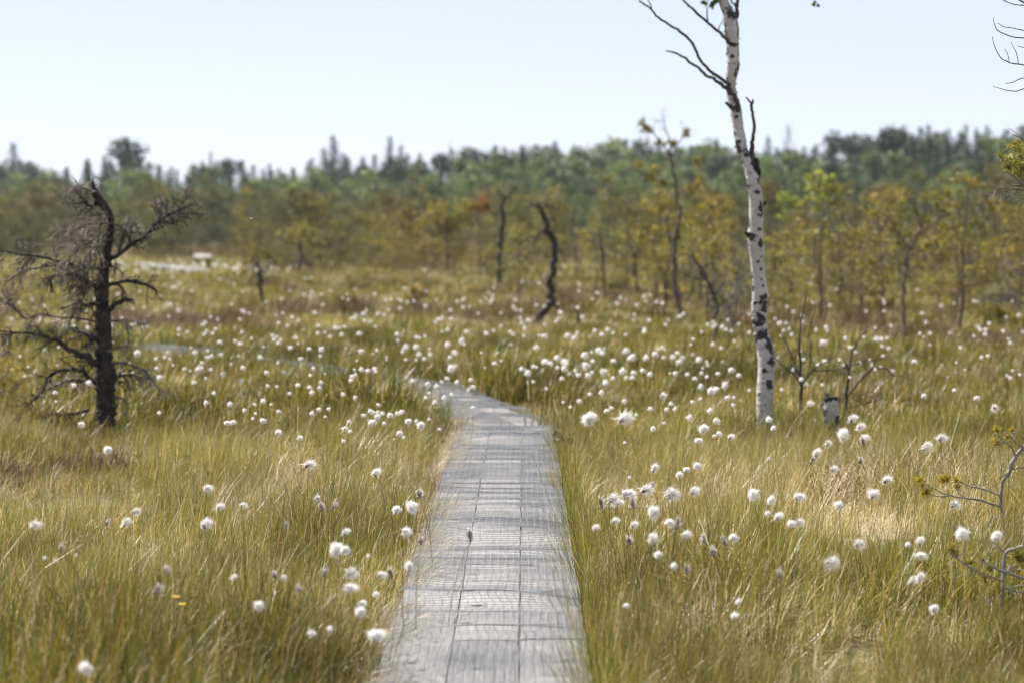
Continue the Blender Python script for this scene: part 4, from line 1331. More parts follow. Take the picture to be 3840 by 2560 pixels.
# skyline height of the even wood behind, by photo column
SKYL = [(-400, 600), (0, 600), (110, 622), (240, 622), (440, 594), (560, 604), (650, 614), (760, 604), (900, 606), (1000, 624), (1100, 622), (1180, 590), (1350, 590), (1430, 590), (1600, 590), (1720, 570), (1800, 560), (1880, 548), (2000, 545), (2200, 540), (2400, 530), (2600, 545), (2750, 550), (2850, 552), (3030, 560), (3100, 520), (3250, 505), (3450, 500), (3700, 495), (3840, 480), (4300, 480)]
skx = np.array([a for a, b in SKYL]); sky_ = np.array([b for a, b in SKYL])
n_f = 0
for row, (d, step_, add) in enumerate(((400, 62, 0), (372, 70, 8), (345, 74, 26), (315, 84, 60), (288, 92, 95), (262, 96, 135), (240, 110, 175))):
    px = -330 + rng.random() * 60
    while px < 4200:
        px += step_ * (.65 + .7 * rng.random())
        tip = np.interp(px, skx, sky_) - 12 + add + rng.normal(0, 9 if row > 1 else 6) + (abs(rng.normal(0, 9))) - (16 * rng.random() if row < 2 else 0)
        lightside = .75 if 1500 < px < 2900 else .55
        lightside = .35 if px > 3050 else lightside
        if row >= 2: lightside += .25
        light = rng.random() < lightside * (.35 if row < 2 else (.6 if row == 2 else 1))
        if row == 0 and 1100 < px < 1500: light = False
        dd = d + rng.normal(0, 6)
        x = ray(px, 700)[0] * dd
        h = top_h(tip, dd)
        zone_ = 'toward the edge behind the dead pine' if px < 1100 else ('in the middle of the bog\'s far side' if px < 2700 else 'beyond the white birch')
        if light:
            warm = rng.random() < .35
            plant('birch', BIRCHES[int(rng.integers(5))], x, dd, h, 8, 'pale green round-crowned birch in the wood ' + zone_, 'birch', 'birches of the wood ' + zone_, tint((1.15, 1.08, .85) if not warm else (1.0, .98, .6), .14), .9 + .3 * rng.random(), -.3)
        elif rng.random() < (.12 if row < 2 else .35):
            plant('tall_pine', TALLPINES[int(rng.integers(3))], x, dd, h, 12, 'dark pine standing in the wood ' + zone_, 'pine', 'dark pines of the wood ' + zone_, tint((1.3, 1.15, .9)), 1.0, -.3)
        else:
            plant('spruce', SPRUCES[int(rng.integers(5))], x, dd, h, 12, 'dark spruce standing in the wood ' + zone_, 'spruce', 'dark spruces of the wood ' + zone_, tint(DARKG), .9 + .3 * rng.random(), -.3)

# --- the belt of bog pines
def near_limit(px):
    """row of the nearest pine's foot across the picture"""
    return np.interp(px, [-300, 300, 900, 1050, 1500, 2000, 2350, 2800, 3300, 3840, 4200], [985, 972, 975, 1020, 1050, 1080, 1115, 1150, 1180, 1220, 1230])


cnt = 0
for i in range(440):
    px = rng.uniform(-330, 4150) if i > 190 else rng.uniform(-330, 1500)
    lim_ = near_limit(px)
    r_ = rng.random()
    py = 940 + (lim_ - 940) * r_ ** 1.05 if px < 2200 else 940 + (lim_ - 940) * r_ ** 1.25
    d = 1.25 * F / (py - HOR)
    d = min(d, 240)
    x = ray(px, 900)[0] * d
    if abs(px - 790) < 110 and py > 965: continue
    band = np.interp(px, [0, 1200, 2200, 3000, 3840], [735, 740, 725, 680, 615]) + rng.normal(0, 30) + 150 * rng.random() ** 1.6
    h = np.clip(CAMZ + ray(px, band)[2] * d, 1.2, 5.0)
    if d < 95: h = rng.uniform(1.0, 1.9)
    if d < 75 and rng.random() < .45: continue
    dist = 'far' if d > 150 else ('mid' if d > 85 else 'near')
    side = 'open side with the small box' if px < 1100 else ('side facing the boardwalk' if px < 2300 else 'side behind the white birch')
    lab = {'far': 'olive bog pine deep in the pine belt, ', 'mid': 'olive bog pine in the heart of the pine belt, ', 'near': 'golden olive bog pine at the front of the pine belt, '}[dist] + side
    if rng.random() < .10:
        plant('dead_snag', SNAGS[int(rng.integers(4))], x, d, h * .75, 2.0, 'bare dead pine snag in the pine belt, ' + side, 'dead tree', 'snags of the pine belt, ' + side, (1, 1, 1, 1), second='branch')
    else:
        c_ = (1.5, 1.36, .9) if d < 100 else ((1.25, 1.16, .85) if d < 150 else (.85, .92, .8))
        if rng.random() < .08: c_ = (1.15, .95, .8)
        plant('bog_pine', (PINES[int(rng.integers(8))] if d > 95 or rng.random() < .25 else SPARSE[int(rng.integers(4))]), x, d, h, 3.0, lab, 'bog pine', 'bog pines: ' + lab, tint(c_, .15), .85 + .45 * rng.random())

# --- small young pines strewn through the bog in front of the belt
BUSHY = [bog_pine(170 + i, .5, 3.0, low=.06, thin=True) for i in range(4)]
for i in range(210):
    px = rng.uniform(900, 4150)
    hi = np.interp(px, [900, 1700, 2400, 3000, 4150], [1060, 1110, 1210, 1260, 1290])
    py = rng.uniform(1012, hi)
    if rng.random() > np.interp(px, [900, 1700, 2300, 2900, 4150], [.35, .5, .8, 1, 1]): continue
    d = 1.25 * F / (py - HOR)
    x = ray(px, 900)[0] * d
    h = rng.uniform(.5, 1.3) if rng.random() < .76 else rng.uniform(1.4, 2.0)
    where = 'before the belt, side facing the boardwalk' if px < 2300 else ('around and behind the white birch' if px < 3100 else 'out on the bog beyond the stump')
    if h < 1.4:
        plant('young_pine', BUSHY[int(rng.integers(4))], x, d, h, 3.0, 'knee-high bushy young pine ' + where, 'young pine', 'knee-high young pines ' + where, tint((1.6, 1.5, .95), .18), 1.5)
    elif rng.random() < .2:
        plant('dead_snag', SNAGS[int(rng.integers(4))], x, d, h * .8, 2.0, 'thin dead grey pine stem ' + where, 'dead tree', 'thin dead stems ' + where, (1, 1, 1, 1), second='branch')
    else:
        plant('young_pine', SPARSE[int(rng.integers(4))], x, d, h, 3.0, 'sparse head-high young pine ' + where, 'young pine', 'sparse young pines ' + where, tint((1.6, 1.45, .9), .18), 1.1)

# --- trees with a face of their own in the middle distance
I = lambda a, b: (a * 1.6327, b * 1.6327)          # positions read on the 2352-wide view


def own_tree(name, label, cat, limbs_, d, mat='pine_bark', tuft=(), leaf=None, tw=4, L=.3, tcol=(1, 1, 1, 1), conv=I, sc=1 / 1.6327, n_t=8, twdepth=1, tuft_r=14):
    bpx = conv(*limbs_[0][0][0])
    b = P(*bpx, d)
    root = empty(name, (b[0], d, gz1(b[0], d) - .03), label, cat)
    for i, (pts, w) in enumerate(limbs_):
        mb = MB()
        path, rad = branch_px(mb, pts, [q * .78 / sc for q in w], d, conv, rng.uniform(-.4, .4) if i else 0, 8, .4, rough=.45, jit=.9)
        if tw: twigs(mb, path, rad, tw + 1 if i else tw * 4, L, .02, twdepth, (0, 0, .12), .6, .3, .0022)
        finish(mb.build('trunk' if i == 0 else 'branch', M[mat], root))
    if len(tuft):
        mb = MB()
        for cx, cy, r in tuft:
            for _ in range(n_t):
                o = rng.normal(0, .55, 2) * r
                c = P(*conv(cx + o[0], cy + o[1] * .8), d + rng.normal(0, S(r * .4 / sc, d)))
                if leaf: leafcloud(mb, [c], [S(r * .26 / sc, d)], 34, S(3.6 / sc, d), .6)
                else: tufts(mb, c + rng.normal(0, S(r * .3 / sc, d), (6, 3)), 12, S(tuft_r * .5 / sc, d), S(1.8 / sc, d), .75, (0, 0, .5))
        o = mb.build('crown', M['leaves' if leaf else 'needles'], root); o.color = (*[c_ * 1.45 for c_ in tcol[:3]], 1)
        finish(o)
    return root


D = lambda y: 1.22 * F / (y * 1.6327 - HOR)
own_tree('dead_snag', 'bent bare dark trunk leaning and curving above the thickest drift of cottongrass', 'dead tree',
         [([(1228, 765), (1236, 745), (1248, 718), (1268, 690), (1270, 660), (1266, 635), (1272, 590), (1266, 545), (1250, 505), (1240, 480), (1236, 466)], [24, 24, 23, 23, 20, 18, 20, 20, 15, 12, 7]), ([(1255, 520), (1232, 545), (1200, 575), (1180, 600)], [5, 4, 3, 2]), ([(1268, 560), (1288, 575), (1296, 600)], [5, 4, 2]), ([(1270, 690), (1280, 700), (1284, 712)], [10, 8, 5]), ([(1240, 482), (1222, 472), (1212, 462)], [6, 4, 2]), ([(1244, 485), (1258, 470), (1272, 478)], [5, 4, 2])], D(752), 'dead_bark', tw=4, L=.22)
own_tree('dead_snag', 'slim straight dark snag behind the bent bare trunk, with low curving side branches', 'dead tree',
         [([(1148, 690), (1147, 650), (1145, 600), (1148, 560), (1150, 510), (1155, 475), (1158, 455)], [14, 13, 13, 16, 14, 10, 6]), ([(1147, 622), (1180, 612), (1205, 598), (1225, 570), (1240, 540)], [6, 5, 5, 4, 2]), ([(1144, 622), (1120, 615), (1095, 612)], [6, 4, 2]), ([(1155, 470), (1168, 450), (1178, 432)], [6, 4, 2])], D(680), 'dead_bark', tw=5, L=.4)
own_tree('pine', 'tall sparse pine with thin crooked trunk and yellow clumps, beside the birch against the sky', 'pine',
         [([(1558, 750), (1556, 700), (1548, 650), (1546, 600), (1552, 550), (1560, 500), (1556, 450), (1548, 405), (1544, 370), (1540, 330)], [16, 14, 14, 14, 12, 12, 10, 9, 8, 5]), ([(1544, 360), (1520, 330), (1495, 300), (1470, 285)], [6, 4, 3, 2]), ([(1542, 340), (1530, 300), (1520, 265)], [5, 3, 2]), ([(1543, 340), (1565, 320), (1575, 300)], [5, 3, 2]), ([(1554, 430), (1510, 415), (1470, 395), (1445, 385)], [6, 5, 4, 2]), ([(1556, 450), (1580, 430), (1600, 420)], [5, 4, 2]), ([(1552, 540), (1510, 545), (1480, 560)], [6, 4, 2]), ([(1546, 640), (1580, 600), (1600, 590)], [6, 4, 2]), ([(1546, 600), (1515, 640), (1500, 655)], [6, 4, 2])], D(745),
         tuft=((1490, 300, 14), (1515, 330, 12), (1475, 290, 10), (1575, 305, 10), (1545, 330, 8), (1470, 375, 12), (1500, 385, 14), (1490, 410, 12), (1520, 420, 12), (1600, 415, 14), (1590, 440, 12), (1495, 530, 16), (1520, 560, 18), (1490, 555, 16), (1470, 545, 12), (1510, 590, 16), (1545, 540, 10), (1500, 620, 14), (1600, 370, 9)), tw=4, L=.28, n_t=4, tcol=(1.1, 1.05, .8, 1))
own_tree('bare_sapling', 'thin dark crooked sapling with few twigs just beside the birch trunk', 'sapling',
         [([(1638, 815), (1640, 770), (1645, 720), (1638, 670), (1620, 640), (1600, 605), (1590, 580)], [10, 10, 10, 10, 8, 7, 4]), ([(1640, 680), (1660, 650), (1668, 620)], [6, 4, 2]), ([(1620, 640), (1590, 640), (1570, 630)], [5, 4, 2])], D(812), 'dark_branch', tw=5, L=.3)
own_tree('bush', 'twiggy grey multi-stemmed bush with few green leaves, close behind the birch trunk', 'bush',
         [([(1675, 790), (1675, 740), (1680, 690), (1695, 640), (1700, 600)], [9, 8, 8, 6, 3]), ([(1680, 770), (1690, 700), (1702, 640), (1715, 590)], [7, 6, 5, 3]), ([(1672, 760), (1660, 700), (1640, 650), (1625, 610)], [6, 5, 4, 2]), ([(1690, 760), (1715, 700), (1720, 650)], [6, 5, 3])], D(785), 'grey_twig', tuft=((1640, 640, 14), (1690, 630, 16), (1700, 590, 14), (1660, 690, 12), (1625, 610, 12), (1665, 560, 14), (1640, 580, 12)), tw=6, L=.35, n_t=3)
own_tree('young_birch', 'bright lime-leaved young birch with two leaf clouds behind the white birch', 'birch',
         [([(1848, 630), (1846, 590), (1842, 560), (1850, 520), (1865, 480), (1870, 440), (1868, 410)], [9, 9, 8, 7, 6, 5, 3]), ([(1843, 570), (1825, 530), (1812, 490), (1806, 460)], [7, 6, 5, 3]), ([(1862, 490), (1885, 470), (1910, 445)], [5, 4, 2])], 92, 'grey_twig',
         tuft=((1875, 400, 24), (1895, 415, 26), (1865, 425, 24), (1915, 430, 22), (1890, 440, 26), (1925, 445, 14), (1870, 455, 18), (1800, 450, 18), (1815, 460, 20), (1825, 475, 14), (1805, 475, 14), (1812, 500, 14), (1830, 520, 10), (1880, 480, 14)), leaf=True, tw=3, L=.6, n_t=8, tcol=(2.6, 2.1, 1.0, 1))
own_tree('dead_snag', 'pair of thin forked dark trunks in a V behind the bare saplings', 'dead tree',
         [([(1962, 700), (1960, 660), (1958, 630), (1962, 595), (1975, 565), (1985, 535), (1992, 500), (1995, 460)], [11, 11, 9, 9, 9, 9, 7, 4]), ([(1962, 600), (1962, 570), (1952, 540), (1940, 515), (1930, 490)], [8, 8, 8, 6, 4]), ([(1960, 640), (1940, 660), (1915, 640), (1890, 610)], [6, 6, 4, 2])], D(692), 'pine_bark', tuft=((1930, 620, 16), (1950, 630, 14), (1990, 470, 12), (1965, 530, 10)), tw=6, L=.4, n_t=3)
own_tree('dead_snag', 'short straight grey stem standing close beside the forked V trunks', 'dead tree',
         [([(1937, 715), (1936, 680), (1936, 650), (1940, 620)], [11, 11, 10, 6]), ([(1936, 690), (1915, 660), (1890, 635)], [6, 5, 2])], D(708), 'pine_bark', tw=5, L=.35)
own_tree('pine', 'slender leaning pine with golden scattered clumps, nearest tree beyond the birch stump', 'pine',
         [([(2078, 800), (2076, 760), (2075, 700), (2074, 650), (2080, 610), (2088, 575), (2105, 545), (2118, 510), (2130, 480)], [13, 12, 11, 11, 11, 10, 9, 7, 4]), ([(2090, 570), (2065, 540), (2050, 510), (2048, 490)], [6, 5, 4, 2]), ([(2108, 540), (2135, 520), (2160, 500), (2170, 480)], [6, 5, 4, 2]), ([(2082, 600), (2120, 570), (2150, 560)], [5, 4, 2]), ([(2080, 610), (2050, 590), (2030, 580)], [5, 4, 2]), ([(2114, 520), (2100, 480), (2095, 460)], [5, 4, 2])], D(795),
         tuft=((2055, 490, 16), (2045, 515, 14), (2070, 475, 14), (2050, 535, 12), (2095, 455, 16), (2120, 460, 14), (2140, 455, 18), (2165, 450, 14), (2155, 475, 16), (2175, 490, 12), (2130, 500, 12), (2100, 490, 10), (2150, 555, 12), (2120, 570, 10), (2085, 540, 8), (2060, 560, 8), (2170, 520, 10)), tw=5, L=.3, n_t=4, tcol=(1.1, 1.05, .8, 1))
own_tree('bog_pine', 'upright pine with dark double trunk under olive clump, far beyond the slender leaning pine', 'bog pine',
         [([(2122, 650), (2122, 610), (2128, 570), (2132, 530)], [12, 11, 9, 6]), ([(2124, 590), (2105, 560), (2090, 550)], [5, 4, 2])], D(650), tuft=((2120, 540, 18), (2140, 530, 20), (2100, 545, 14), (2150, 560, 14), (2110, 600, 10)), tw=4, L=.5, n_t=4)
own_tree('bog_pine', 'pine with squat dark trunk and mushroom-shaped crown at the margin of the pine belt', 'bog pine',
         [([(2226, 640), (2226, 610), (2222, 580), (2220, 545)], [10, 10, 9, 6]), ([(2228, 660), (2230, 640), (2234, 610)], [9, 8, 4])], D(655), tuft=((2215, 510, 24), (2240, 520, 24), (2195, 525, 20), (2225, 540, 22), (2255, 540, 16), (2205, 545, 16)), tw=3, L=.5, n_t=5)
own_tree('bog_pine', 'low pine with short bare trunk and thin tawny top, alone in the open bog', 'bog pine',
         [([(601, 705), (599, 680), (597, 650), (595, 625), (590, 600)], [12, 12, 11, 10, 6]), ([(597, 635), (575, 615), (560, 600)], [5, 4, 2]), ([(597, 630), (620, 610), (632, 595)], [5, 4, 2])], D(703), 'dead_bark', tuft=((570, 600, 14), (560, 625, 10), (600, 585, 16), (620, 590, 14), (585, 580, 14), (635, 600, 10)), tw=5, L=.5, n_t=3, tcol=(1.0, .95, .8, 1))
own_tree('bog_pine', 'pine with straight dark bole carrying a flat olive crown, behind the low lone pine', 'bog pine',
         [([(689, 645), (689, 610), (690, 580), (692, 545)], [13, 12, 11, 7]), ([(690, 590), (710, 605), (735, 612)], [5, 4, 2]), ([(690, 570), (665, 560), (650, 550)], [5, 4, 2])], D(648), tuft=((690, 540, 26), (670, 550, 20), (712, 545, 22), (730, 560, 16), (650, 545, 16), (700, 525, 20), (735, 600, 16)), tw=4, L=.5, n_t=5)
own_tree('bog_pine', 'broad umbrella-crowned pine with bright yellow patch and rust-orange neighbour clump', 'bog pine',
         [([(1030, 650), (1028, 600), (1025, 550), (1020, 510)], [10, 9, 8, 6]), ([(1022, 540), (1055, 510), (1095, 490)], [6, 5, 3]), ([(1020, 530), (990, 505), (975, 490)], [6, 5, 3])], 76, tuft=((1005, 480, 26), (1035, 485, 28), (1060, 488, 24), (1030, 505, 24), (985, 495, 22), (1075, 500, 18), (1050, 520, 18)), tw=3, L=.6, n_t=6, tcol=(1.15, 1.05, .75, 1))
own_tree('bog_pine', 'rust-orange dying pine top beside the broad umbrella-crowned pine', 'bog pine',
         [([(1098, 600), (1099, 550), (1100, 490)], [8, 7, 4]), ([(1100, 510), (1115, 490), (1122, 480)], [5, 4, 2])], 84, tuft=((1090, 472, 12), (1105, 470, 14), (1118, 475, 10)), tw=3, L=.5, n_t=5, tcol=(1.15, .66, .6, 1))
own_tree('bog_pine', 'low golden pine bush glowing yellow-orange in front of the umbrella-crowned pine', 'bog pine',
         [([(955, 720), (955, 690), (950, 660)], [8, 7, 4]), ([(955, 695), (975, 675), (990, 665)], [5, 4, 2])], D(715), tuft=((945, 665, 18), (960, 680, 18), (935, 690, 16), (975, 668, 14), (950, 700, 12)), tw=3, L=.3, n_t=4, tcol=(1.15, .9, .8, 1))
own_tree('dead_snag', 'short dead twisted stem poking out of the cottongrass drift', 'dead tree',
         [([(1332, 770), (1332, 745), (1328, 720), (1322, 700)], [9, 8, 6, 3]), ([(1320, 765), (1290, 762), (1260, 775), (1240, 770)], [5, 5, 4, 2])], D(765), 'dead_bark', tw=3, L=.12)
own_tree('dead_snag', 'sooty leaning twin stump stems standing behind the birch at half its height', 'dead tree',
         [([(1822, 690), (1822, 672), (1815, 650), (1800, 615), (1790, 590)], [18, 14, 8, 7, 4]), ([(1785, 655), (1782, 610), (1784, 560), (1786, 520)], [9, 9, 7, 4])], D(690), 'dead_bark', tw=4, L=.3)
own_tree('dead_brush', 'tangle of dead grey brush lying at the edge beneath the outer pine', 'brush',
         [([(2352, 730), (2335, 700), (2300, 685), (2270, 690)], [8, 7, 5, 2]), ([(2360, 700), (2320, 680), (2285, 660)], [7, 5, 2]), ([(2370, 690), (2330, 665), (2300, 640)], [7, 5, 2]), ([(2380, 720), (2330, 715), (2290, 715)], [7, 5, 2]), ([(2370, 650), (2340, 620), (2310, 600)], [7, 5, 2]), ([(2390, 640), (2350, 640), (2310, 655)], [7, 5, 2])], D(735), 'grey_twig', tuft=((2340, 610, 14), (2320, 630, 12), (2290, 640, 12), (2335, 650, 14), (2300, 665, 10)), tw=16, L=.3, n_t=3)
for lab, bx, by, top_ in (('low bushy pine shrub near the margin, beyond the slender leaning pine', 2290, 760, 700), ('round small pine shrub at the foot of the slender leaning pine', 2040, 735, 690), ('yellowish pine seedling growing between stump and slender leaning pine', 1990, 730, 700), ('orange-tipped ground-hugging pine shrub in dark heather near the margin', 2180, 830, 800), ('olive pine bush at the foot of the tall sparse pine', 1530, 700, 640), ('tawny pine bush between tall sparse pine and bent bare trunk', 1420, 690, 640)):
    own_tree('pine_shrub', lab, 'pine shrub', [([(bx, by), (bx + 2, (by + top_) / 2), (bx - 3, top_)], [6, 5, 3]), ([(bx, by - 5), (bx + 14, (by + top_) / 2 + 5), (bx + 22, top_ + 12)], [4, 3, 2]), ([(bx, by - 5), (bx - 14, (by + top_) / 2 + 5), (bx - 22, top_ + 12)], [4, 3, 2])], D(by),
             tuft=[(bx + rng.uniform(-24, 24), top_ + rng.uniform(0, (by - top_) * .7), 12) for _ in range(8)], tw=3, L=.22, n_t=3, tcol=(1.1, 1.0, .8, 1))

# --- small pale-topped box on dark legs, far left
DT = 100.0
c = P(760, 985, DT)
gzc = gz1(c[0], DT)
bt = empty('low_table', (c[0], DT, gzc), 'small low table with pale top on dark legs, far off by the boardwalk', 'table')
topz = P(760, 960, DT)[2]
mb = MB(); mb.box((0, 0, topz - gzc), (.27, 0, 0), (0, .3, 0), (0, 0, .06), .95); mb.build('table_top', M['cotton'], bt, False)
for sx in (-1, 1):
    for sy in (-1, 1):
        mb = MB(); mb.box((sx * .2, sy * .22, (topz - gzc - .06) / 2 - .05), (.035, 0, 0), (0, .035, 0), (0, 0, (topz - gzc - .06) / 2 + .05), .2)
        mb.build('leg', M['charred'], bt, False)

# --- flying insect
ip = P(938, 823, 10.9)
fly = empty('insect', ip, 'tiny dark insect with pale wings hovering in front of the pine belt', 'insect')
mb = MB()
mb.tube(np.array([(-.006, 0, .002), (-.002, 0, .001), (.003, 0, 0), (.008, 0, -.003)]), [.001, .0022, .002, .0006], 7)
mb.build('body', M['insect'], fly)
for s in (-1, 1):
    mb = MB()
    mb.tube(np.array([(-.001, 0, .001), (.004, s * .004, .004), (.009, s * .007, .004)]), [.0006, .0022, .0005], 6)
    o = mb.build('wing', M['wing'], fly)

# ------------------------------------------------------------------ cottongrass
def hairs(mb, n, dirs, root, L, width, wind, droop, tone=.7, segs=2):
    p = root.copy(); d = dirs / np.linalg.norm(dirs, axis=1)[:, None]
    s = np.cross(d, rng.normal(0, 1, (n, 3))); s /= np.linalg.norm(s, axis=1)[:, None]
    rowsv = []
    for k in range(segs + 1):
        w = width * (1 - .75 * k / segs)
        rowsv += [p - s * w, p + s * w]
        d = d + np.array(wind) / segs + np.array([0, 0, -droop / segs]) + rng.normal(0, .10, (n, 3)); d /= np.linalg.norm(d, axis=1)[:, None]
        p = p + d * (L / segs)[:, None]
    v = np.stack(rowsv, 1); m = 2 * (segs + 1); base = np.arange(n)[:, None] * m
    qs = [np.concatenate([base + 2 * k, base + 2 * k + 1, base + 2 * k + 3, base + 2 * k + 2], 1) for k in range(segs)]
    mb.add(v.reshape(-1, 3), None, np.vstack(qs), np.repeat(np.clip(rng.normal(tone, .25, n), 0, 1), m))


def blob(mb, c, r, seed, nu=14, nv=9, amp=.25, tone=.8):
    u = np.arange(nu) * 2 * math.pi / nu; v = np.linspace(.02, math.pi - .02, nv)
    uu, vv = np.meshgrid(u, v)
    k = 1 + amp * (vnoise(uu * 1.6 + seed, vv * 2.2, seed) - .5) * 2
    k[:, :] = k
    p = np.stack([np.sin(vv) * np.cos(uu) * r[0] * k, np.sin(vv) * np.sin(uu) * r[1] * k, np.cos(vv) * r[2] * k], -1) + np.array(c)
    i = np.arange(nv - 1)[:, None] * nu; j = np.arange(nu)[None, :]; jj = (j + 1) % nu
    q = np.stack([i + j, i + nu + j, i + nu + jj, i + jj], -1).reshape(-1, 4)
    mb.add(p.reshape(-1, 3), None, q, tone)


def head_mesh(kind, seed, n):
    """unit-radius seed head whose stem tip is the origin"""
    global rng
    keep = rng; rng = np.random.default_rng(seed)
    w = MB(); b = MB()
    if kind == 'F':
        d = rng.normal(0, 1, (n, 3)); c = np.array([.12, 0, .75])
        blob(w, c + (.08, 0, -.03), (.50, .46, .40), seed, amp=.75)
        dd = d / np.linalg.norm(d, axis=1)[:, None]
        hairs(w, n, d * np.array([1, 1, .9]), c + dd * .35, (.45 + .45 * rng.random(n)) * (.55 + .9 * vnoise(dd[:, 0] * 2.2 + seed, dd[:, 2] * 2.2 + dd[:, 1], seed)), .024 if n > 200 else .045, (.85, .1, 0), .35, .75)
        blob(b, (.03, 0, .10), (.16, .16, .20), seed + 1, 8, 6, .3, .3)
    elif kind == 'W':
        d = rng.normal(0, .8, (n, 3)) + np.array([.7, 0, .7])
        c = np.array([.05, 0, .35])
        hairs(w, n, d, c + rng.normal(0, .16, (n, 3)), .55 + .85 * rng.random(n), .024, (.8, .1, .1), .1, .7)
        hairs(w, n // 2, rng.normal(0, 1, (n // 2, 3)), c + rng.normal(0, .2, (n // 2, 3)), .4 + .4 * rng.random(n // 2), .030, (.4, 0, 0), .1, .6)
        blob(w, c + (.30, 0, .35), (.30, .26, .26), seed, amp=.7, tone=.6)
        blob(b, (0, 0, .30), (.27, .27, .52), seed + 1, 9, 7, .35, .25)
    else:
        c = np.array([0, 0, .75])
        d = rng.normal(0, .6, (n, 3)) + np.array([.35, 0, .8])
        hairs(w, n, d, c + rng.normal(0, 1, (n, 3)) * np.array([.24, .24, .48]), .30 + .45 * rng.random(n), .040, (.5, 0, 0), 0, .45)
        blob(b, c, (.38, .38, .85), seed + 1, 10, 9, .35, .5)
        hairs(b, 40, rng.normal(0, .5, (40, 3)) + (0, 0, .9), c + rng.normal(0, 1, (40, 3)) * np.array([.26, .26, .45]), np.full(40, .4), .05, (0, 0, 0), 0, .6)
    out = (w.mesh('seed_head', M['cotton']), b.mesh('bract', M['bract']))
    rng = keep
    return out


HEADS = {'F': [head_mesh('F', 600 + i, 800) for i in range(7)], 'W': [head_mesh('W', 620 + i, 260) for i in range(6)], 'B': [head_mesh('B', 640 + i, 110) for i in range(4)]}
FARF = [head_mesh('F', 660 + i, 130) for i in range(3)]

# heads read off the photo in 1280 px wide enlargements: origin, then (x, y, size, form)
C4 = (0, 1253, '225,1310,85W 417,1475,50B 305,1540,40B 380,1555,38W 520,1520,32B 727,1305,45B 855,1195,72W 922,1210,55W 1420,1000,70W 1405,1275,85W 1502,1165,58W 1662,1157,58W 2110,890,80W 2180,1125,52B 2222,1190,48B 2293,1185,52B 1970,1320,42B 2310,1480,110F '
      '730,780,60F 550,620,48W 1090,515,45F 1418,560,45F 1560,570,42F 1600,573,46F 1803,588,50F 1740,580,36F 1758,545,32F 1908,680,50F 2058,710,42W 2140,548,45F 2190,508,50F 2255,500,42F 2240,565,32F 1868,480,32F 1917,470,45F 1805,428,56F 1748,452,42F 1578,465,60F 1672,490,50F 1465,420,50F 1653,300,52F 1530,282,56F 1335,335,50F 1450,238,42F 1363,250,60F 1268,235,42F 1090,303,60F 598,325,62F 508,358,52F 378,400,46F 383,462,30F 905,245,42F 1070,203,50F 943,143,66F 1070,145,42F 1668,220,56F 1953,222,46F 1835,285,50F 1842,355,40F 1905,360,36F 2050,345,56F 2140,385,50F 1985,285,42F 2122,240,50F 2190,250,50F 2205,170,60F 2208,215,46F 2125,200,46F 2067,128,50F 2000,138,46F 1790,160,50F 1648,100,50F 1503,65,50F 1448,85,46F 1420,148,42F 1330,125,50F')
C1 = (0, 1707, '560,1393,105F 1768,1003,80F 1078,920,58B 1150,800,55B 1895,820,50B 1943,840,46W 1610,828,50W 2232,750,52B 2065,795,48B 2265,1180,45F 2135,1155,55W')
C7 = (1280, 1707, '232,113,65W 540,265,62B 463,333,110F 375,368,72F 440,515,75W 20,520,52W 10,640,72F 40,770,85W 180,692,40W 260,808,72W 470,755,62F 345,815,46B 45,880,95W 230,950,55F 135,1000,60W 115,1060,90F 225,1225,125F 548,590,45B 890,557,55B 1955,215,100W 1850,285,82W 2080,215,82W 2138,212,45B 1905,310,62W 2255,245,95W 1795,325,52B 2012,325,52B 1985,150,32B 2152,55,62W 2330,90,58F 2137,385,92F 2140,440,82W 2005,420,55W 1875,430,52W 1748,490,58W 2240,478,78F 2305,430,60B 2315,370,46B 2278,620,56F 2180,705,60F 1988,585,52B 1960,1020,46F')
C8 = (2560, 1707, '20,95,48F 92,85,66F 65,240,72W 475,190,88F 595,283,66F 592,20,32B 1030,42,55W 885,100,42B 1393,138,70W 1303,245,100F 1060,340,66F 785,325,76W 580,432,46F 650,438,70W 785,430,70W 1200,448,82W 145,438,52B 295,478,52B 337,567,72F 738,622,66F 215,645,56B 200,685,50B 30,640,46B 1855,315,76W 1905,520,100F 2147,548,86F 1632,582,58W 1555,600,50F 1615,688,78W 1635,735,55W 1570,850,70W 1630,835,70W 997,768,105W 668,812,56B 1735,1078,86F 360,975,62F 385,1040,50F 10,430,60W')
C6 = (2560, 1253, '1160,485,76W 1212,540,76W 1250,592,46B 1103,600,95F 995,603,56W 870,535,56W 922,775,60W 1240,688,66W 1220,780,42B 1775,695,92W 1660,762,76W 2145,482,70W 1658,432,46W 2020,370,56W 1868,313,46F 1880,262,36F 1587,160,62F 1355,338,40F 1440,185,50F 585,600,52F 628,648,42F 1290,178,36F 1078,175,36F 960,347,36F 682,380,40F 757,245,42F 930,212,40F 970,55,70F 978,122,50F 815,297,46F 855,345,40F 1155,110,46F 1187,78,46F 1115,27,40F 1332,18,50F 1365,48,46F 330,242,62F 123,225,46F 187,370,72F 120,358,62F 287,355,72F 230,425,66F 302,415,50F 183,470,62F 118,445,42F 345,485,40F 143,565,76F 220,568,62F 35,560,62F 325,692,46W 215,700,42F 100,680,58F 240,600,50F 350,435,36F 455,385,36F 380,315,56F 235,310,46F 163,292,42F 75,270,56F 30,235,46F 65,465,42F 262,95,42F 108,137,46F 110,48,56F 68,35,32F')
